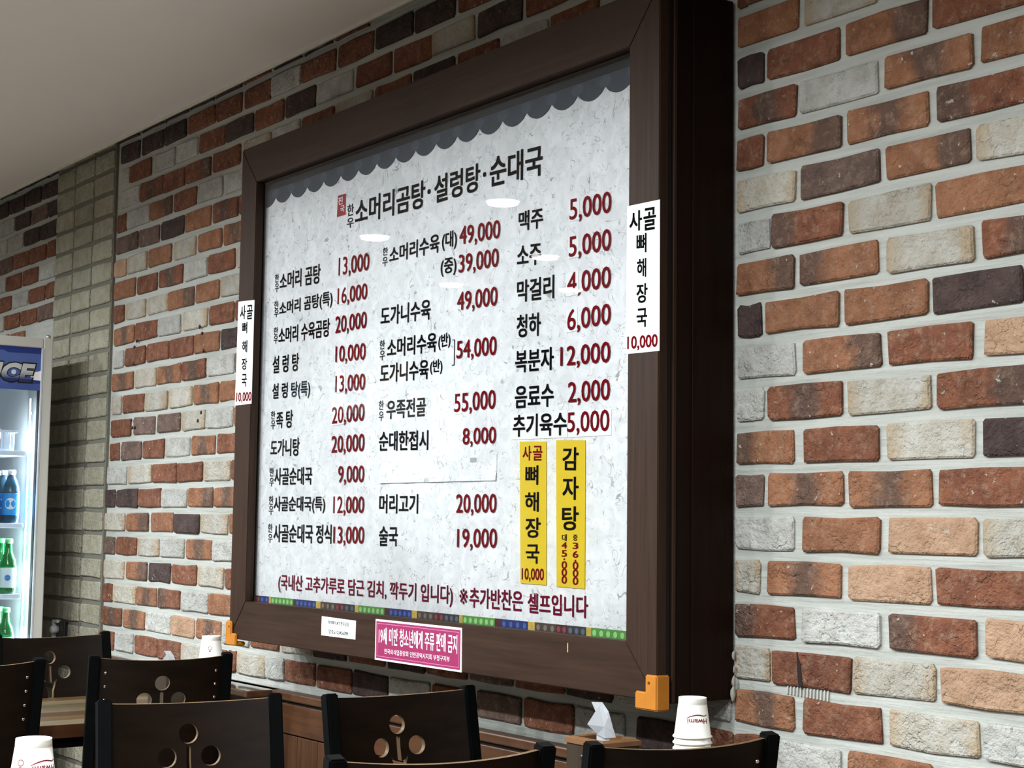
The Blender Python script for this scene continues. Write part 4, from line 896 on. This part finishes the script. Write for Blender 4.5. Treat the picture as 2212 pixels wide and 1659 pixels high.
# ---------------------------------------------------------------- drinks fridge
FX, FY1, FY0, FT = -5.709, 2.05, 1.42, 1.921
FWHITE = plain('fridge_enamel', rgb(196, 196, 188), rough=.4, nz=.01)
FIN = plain('fridge_liner', rgb(222, 228, 236), rough=.5, nz=.01)
fr = thing('drinks_fridge', 'upright white glass-door drinks fridge with a blue header, at the left edge', 'fridge', (-6.0, 1.75, 0))
def fb(name, d, mat, bev=.002, parent=None):
    x0, x1, y0, y1, z0, z1 = d; return boxobj(name, (x0 + 6.0, x1 + 6.0, y0 - 1.75, y1 - 1.75, z0, z1), mat, parent or fr, bev=bev)
fb('side_wall', (-6.3, FX - .04, FY1 - .04, FY1, .08, FT - .01), FWHITE); fb('side_wall', (-6.3, FX - .04, FY0, FY0 + .04, .08, FT - .01), FWHITE)
fb('back_wall', (-6.33, -6.29, FY0, FY1, .08, FT - .01), FIN); fb('top_panel', (-6.3, FX - .04, FY0 + .04, FY1 - .04, FT - .05, FT - .01), FWHITE); fb('bottom_panel', (-6.3, FX - .04, FY0 + .04, FY1 - .04, .08, .3), FWHITE)
for a, b2 in ((-6.25, FY0 + .05), (-6.25, FY1 - .05), (-5.8, FY0 + .05), (-5.8, FY1 - .05)): fb('foot', (a - .02, a + .02, b2 - .02, b2 + .02, 0, .08), BLACKM)
JB = .036
fb('door_jamb', (FX - .038, FX, FY1 - JB, FY1, .12, FT), FWHITE, .004); fb('door_jamb', (FX - .038, FX, FY0, FY0 + JB, .12, FT), FWHITE, .004)
fb('door_head', (FX - .038, FX, FY0 + JB, FY1 - JB, FT - .037, FT), FWHITE, .004); fb('door_sill', (FX - .038, FX, FY0 + JB, FY1 - JB, .12, .30), FWHITE, .004)
fb('inner_bead', (FX - .006, FX + .0015, FY1 - JB - .006, FY1 - JB + .001, .3, FT - .037), plain('bead_grey', rgb(186, 190, 196), rough=.3), .001)
fb('gasket', (FX - .03, FX - .008, FY1 - JB - .0085, FY1 - JB - .0062, .3, 1.727), DK, 0)
bm = bmesh.new(); lathe(bm, [(.004, 0), (.010, .003), (.010, .010), (.006, .014)], 12); o = obj('hinge_pin', bm, CHROME, fr); o.location = (FX - .02 + 6, FY1 - .012 - 1.75, FT)
# header sign
hd = fb('header_sign', (FX - .02, FX - .006, FY0 + JB, FY1 - JB - .006, 1.727, FT - .037), plain('sign_blue', rgb(76, 98, 160), rough=.25, nz=.05, scale=12), 0)
def yz(name, pts, x, mat, th=.0006):
    bm = bmesh.new(); a = [bm.verts.new((x + 6, y - 1.75, z)) for y, z in pts]; b2 = [bm.verts.new((x - th + 6, y - 1.75, z)) for y, z in pts]; n = len(pts)
    bm.faces.new(a); bm.faces.new(b2[::-1])
    for i in range(n): bm.faces.new((a[i], b2[i], b2[(i + 1) % n], a[(i + 1) % n]))
    bmesh.ops.recalc_face_normals(bm, faces=bm.faces); return obj(name, bm, mat, hd)
NAVY = plain('sign_navy', rgb(30, 52, 124), rough=.3, nz=.05)
yR = FY1 - JB - .006
yz('stripe', [(FY0 + JB, FT - .038), (yR, FT - .038), (yR, FT - .058), (1.885, FT - .060), (1.868, FT - .052), (FY0 + JB, FT - .046)], FX - .0052, NAVY)
yz('stripe', [(1.60, 1.732), (yR, 1.727), (yR, 1.752), (1.93, 1.750), (1.60, 1.742)], FX - .0052, plain('sign_mid', rgb(62, 82, 146), rough=.3))
yz('stripe', [(1.96, 1.762), (yR, 1.764), (yR, 1.753), (1.955, 1.752)], FX - .0050, NAVY)
yz('flash', [(1.965, 1.766), (yR, 1.764), (yR, 1.800), (1.98, 1.792)], FX - .0048, INKW)
def sign_text(s, y0, y1, z0, z1, x, mat, bold, name='lettering'):
    V, F = glyphs(s, bold, offs=True); xs = [v[0] for v in V]; ys = [v[1] for v in V]; a, b2, c, d = min(xs), max(xs), min(ys), max(ys)
    out = []
    for p, q in V:
        w = (q - c) / (d - c); out.append((x + 6, y0 + (y1 - y0) * (p - a) / (b2 - a) + .016 * (w - .5) - 1.75, z0 + (z1 - z0) * w))
    me = bpy.data.meshes.new(name); me.from_pydata(out, [], F); me.materials.append(mat); return link(bpy.data.objects.new(name, me), hd)
ice, nt, b = newmat('sign_letter_face'); tc = N(nt, 'ShaderNodeTexCoord'); sx = N(nt, 'ShaderNodeSeparateXYZ'); nt.links.new(tc.outputs['Generated'], sx.inputs[0])
nt.links.new(ramp(nt, sx.outputs[2], .15, .62, rgb(28, 46, 100), rgb(190, 194, 190)), b.inputs['Base Color']); b.inputs['Roughness'].default_value = .3
sign_text('ICE', 1.838, 1.986, 1.750, 1.829, FX - .0044, plain('sign_outline', rgb(10, 14, 30), rough=.3), .085)
sign_text('ICE', 1.843, 1.981, 1.755, 1.824, FX - .0038, ice, .05)
bm = bmesh.new(); lathe(bm, [(.009, 0), (.009, .001)], 20); o = obj('bubble', bm, plain('bubble', rgb(200, 206, 210)), hd); o.rotation_euler = (0, PI / 2, 0); o.location = (FX - .0036 + 6, 1.908 - 1.75, 1.79)
bm = bmesh.new(); vs = [bm.verts.new(q) for q in ((FX - .006 + 6, FY0 + JB - 1.75, .3), (FX - .006 + 6, yR - .002 - 1.75, .3), (FX - .006 + 6, yR - .002 - 1.75, 1.727), (FX - .006 + 6, FY0 + JB - 1.75, 1.727))]
bm.faces.new(vs); obj('door_glass', bm, GLASS, fr)
SHELFM = plain('shelf_white', rgb(226, 234, 242), rough=.35)
SZ = [1.506, 1.242, .985, .735]
for z in SZ: fb('shelf', (-6.28, -5.765, FY0 + .05, 1.985, z - .018, z), SHELFM)
LED = plain('led_strip_glow', (.8, .9, 1, 1), emit=(.62, .80, 1, 1), estr=5.0); LEDD = plain('led_chip_glow', (1, 1, 1, 1), emit=(.9, .96, 1, 1), estr=22.0)
fb('led_strip', (-5.768, -5.762, 1.990, 1.994, .5, 1.70), LED, 0)
bm = bmesh.new()
for i in range(34): box(bm, -5.7618 + 6, -5.760 + 6, 1.9885 - 1.75, 1.9955 - 1.75, .52 + i * .034, .528 + i * .034)
o = obj('led_chips', bm, LEDD, fr); o['kind'] = 'stuff'
ld = bpy.data.lights.new('fridge_light', 'AREA'); ld.shape = 'RECTANGLE'; ld.size = 1.15; ld.size_y = .02; ld.energy = 9; ld.color = (.62, .80, 1)
lo = bpy.data.objects.new('fridge_light', ld); C.objects.link(lo); lo.location = (-5.79, 1.985, 1.1)
lo.matrix_world = Matrix.Translation((-5.79, 1.98, 1.1)) @ Vector((-.55, -.83, 0)).to_track_quat('-Z', 'X').to_matrix().to_4x4()
# bottles
GREENG = plain('green_bottle_glass', (.01, .17, .04, 1), rough=.08, trans=.55, nz=.02)
PETG = plain('clear_blue_pet', (.03, .10, .14, 1), rough=.08, trans=.3, nz=.02)
CYAN = plain('blue_label', rgb(40, 150, 215), rough=.4, nz=.05); WLAB = plain('white_label', rgb(222, 236, 236), rough=.5); CAPW = plain('white_cap', rgb(236, 240, 244), rough=.4)
GCAP = plain('green_cap', rgb(110, 200, 120), rough=.35, metal=.2); BDOT = plain('blue_dot', rgb(50, 120, 190), rough=.5)
def bottle(kind, lb, grp):
    t = thing('soda_bottle' if kind == 'pet' else 'green_bottle', lb, 'bottle', (0, 0, 0), group=grp)
    bm = bmesh.new()
    if kind == 'pet':
        lathe(bm, [(.024, 0), (.029, .004), (.030, .02), (.030, .11), (.027, .135), (.015, .168), (.011, .176), (.011, .182)], 24); obj('body', bm, PETG, t)
        bm = bmesh.new(); lathe(bm, [(.0304, .028), (.0306, .03), (.0306, .106), (.0304, .108)], 24); obj('label', bm, CYAN, t)
        bm = bmesh.new(); lathe(bm, [(.0145, .176), (.0145, .192), (.012, .194)], 20); obj('cap', bm, CAPW, t); r, zc, m_, rr = .0309, .07, WLAB, .021
    else:
        lathe(bm, [(.026, 0), (.029, .004), (.0295, .02), (.0295, .10), (.026, .122), (.014, .152), (.0115, .18), (.013, .19)], 24); obj('body', bm, GREENG, t)
        bm = bmesh.new(); lathe(bm, [(.0300, .022), (.0301, .024), (.0301, .092), (.0300, .094)], 24); obj('label', bm, WLAB, t)
        bm = bmesh.new(); lathe(bm, [(.0138, .182), (.0142, .197), (.011, .200)], 20); obj('cap', bm, GCAP, t); r, zc, m_, rr = .0305, .058, BDOT, .011
    V = [(0, 0)] + [(math.cos(2 * PI * i / 20), math.sin(2 * PI * i / 20)) for i in range(20)]
    me = bpy.data.meshes.new('emblem'); me.from_pydata([(r * math.cos(a * rr / r - .35), r * math.sin(a * rr / r - .35), zc + b2 * rr) for a, b2 in V], [], [(0, i, i % 20 + 1) for i in range(1, 21)]); me.materials.append(m_)
    link(bpy.data.objects.new('emblem', me), t)
    return t
W = {'pet': ['blue label bottle on second fridge shelf, ', 'blue label bottles on the second fridge shelf'], 0: ['green bottle on third fridge shelf, ', 'green bottles on the third fridge shelf'], 1: ['green bottle on fourth fridge shelf, ', 'green bottles on the fourth fridge shelf']}
protos = {}
for kind, key, z in (('pet', 'pet', SZ[1]), ('soju', 0, SZ[2]), ('soju', 1, SZ[3])):
    for j, yy in enumerate((1.947, 1.872)):
        for i in range(4):
            lb = W[key][0] + ('right column, ' if j == 0 else 'left column, ') + ['front', 'second from front', 'third from front', 'rearmost'][i]
            if kind not in protos: protos[kind] = t = bottle(kind, lb, W[key][1])
            else: t = copy_tree(protos[kind]); t['label'] = lb; t['group'] = W[key][1]
            t.location = (-5.805 - i * .075, yy, z + .0006)
bk = thing('plastic_basket', 'white slatted basket on the top shelf of the drinks fridge', 'basket', (-5.86, 1.85, SZ[0] + .0006))
bm = bmesh.new(); BW = plain('basket_white', rgb(222, 230, 238), rough=.45)
a, b2 = .075, .098
for i in range(15):
    y = -b2 + .012 + i * (2 * b2 - .024) / 14; box(bm, a - .004, a, y - .004, y + .0035, .008, .066)
    if i < 11:
        xx = -a + .012 + i * (2 * a - .024) / 10; box(bm, xx - .004, xx + .0035, b2 - .004, b2, .008, .066)
obj('slats', bm, BW, bk)['kind'] = 'stuff'
boxobj('base', (-a + .002, a - .002, -b2 + .002, b2 - .002, 0, .008), BW, bk)
bm = bmesh.new()
for d in ((-a - .006, a + .006, b2 - .002, b2 + .008), (-a - .006, a + .006, -b2 - .008, -b2 + .002), (a - .002, a + .008, -b2, b2), (-a - .008, -a + .002, -b2, b2)): box(bm, *d, .066, .075)
obj('rim', bm, BW, bk)
lf = thing('bread_loaf', 'tan loaf lying in the white basket inside the fridge', 'bread', (-5.86, 1.85, SZ[0] + .0095))
bm = bmesh.new(); bmesh.ops.create_icosphere(bm, subdivisions=3, radius=1)
for v in bm.verts: n_ = noise.noise(v.co * 2) * .12; v.co = Vector((v.co.x * .045 * (1 + n_), v.co.y * .07 * (1 + n_), .054 + v.co.z * .046 * (1 + n_)))
obj('loaf', bm, plain('bread', rgb(190, 168, 140), rough=.8, nz=.15), lf, smooth=True)
# outlet low on the pilaster
ou = thing('wall_outlet', 'black wall socket with white plug, low on the pale brick pilaster', 'outlet', (-5.90, WALL_Y - .012, .845))
boxobj('plate', (-.035, .045, -.012, .006, -.045, .03), plain('socket_dark', rgb(22, 22, 22), rough=.4), ou, bev=.004)
boxobj('plug_frame', (-.062, -.048, -.02, .006, -.045, .032), CAPW, ou, bev=.003); boxobj('plug_frame', (-.048, -.004, -.02, -.004, .022, .032), CAPW, ou, bev=.003)
bm = bmesh.new(); lathe(bm, [(.014, 0), (.014, .022), (.010, .028)], 16); o = obj('plug', bm, CAPW, ou); o.rotation_euler = (PI / 2, 0, 0); o.location = (-.018, -.012, -.002)
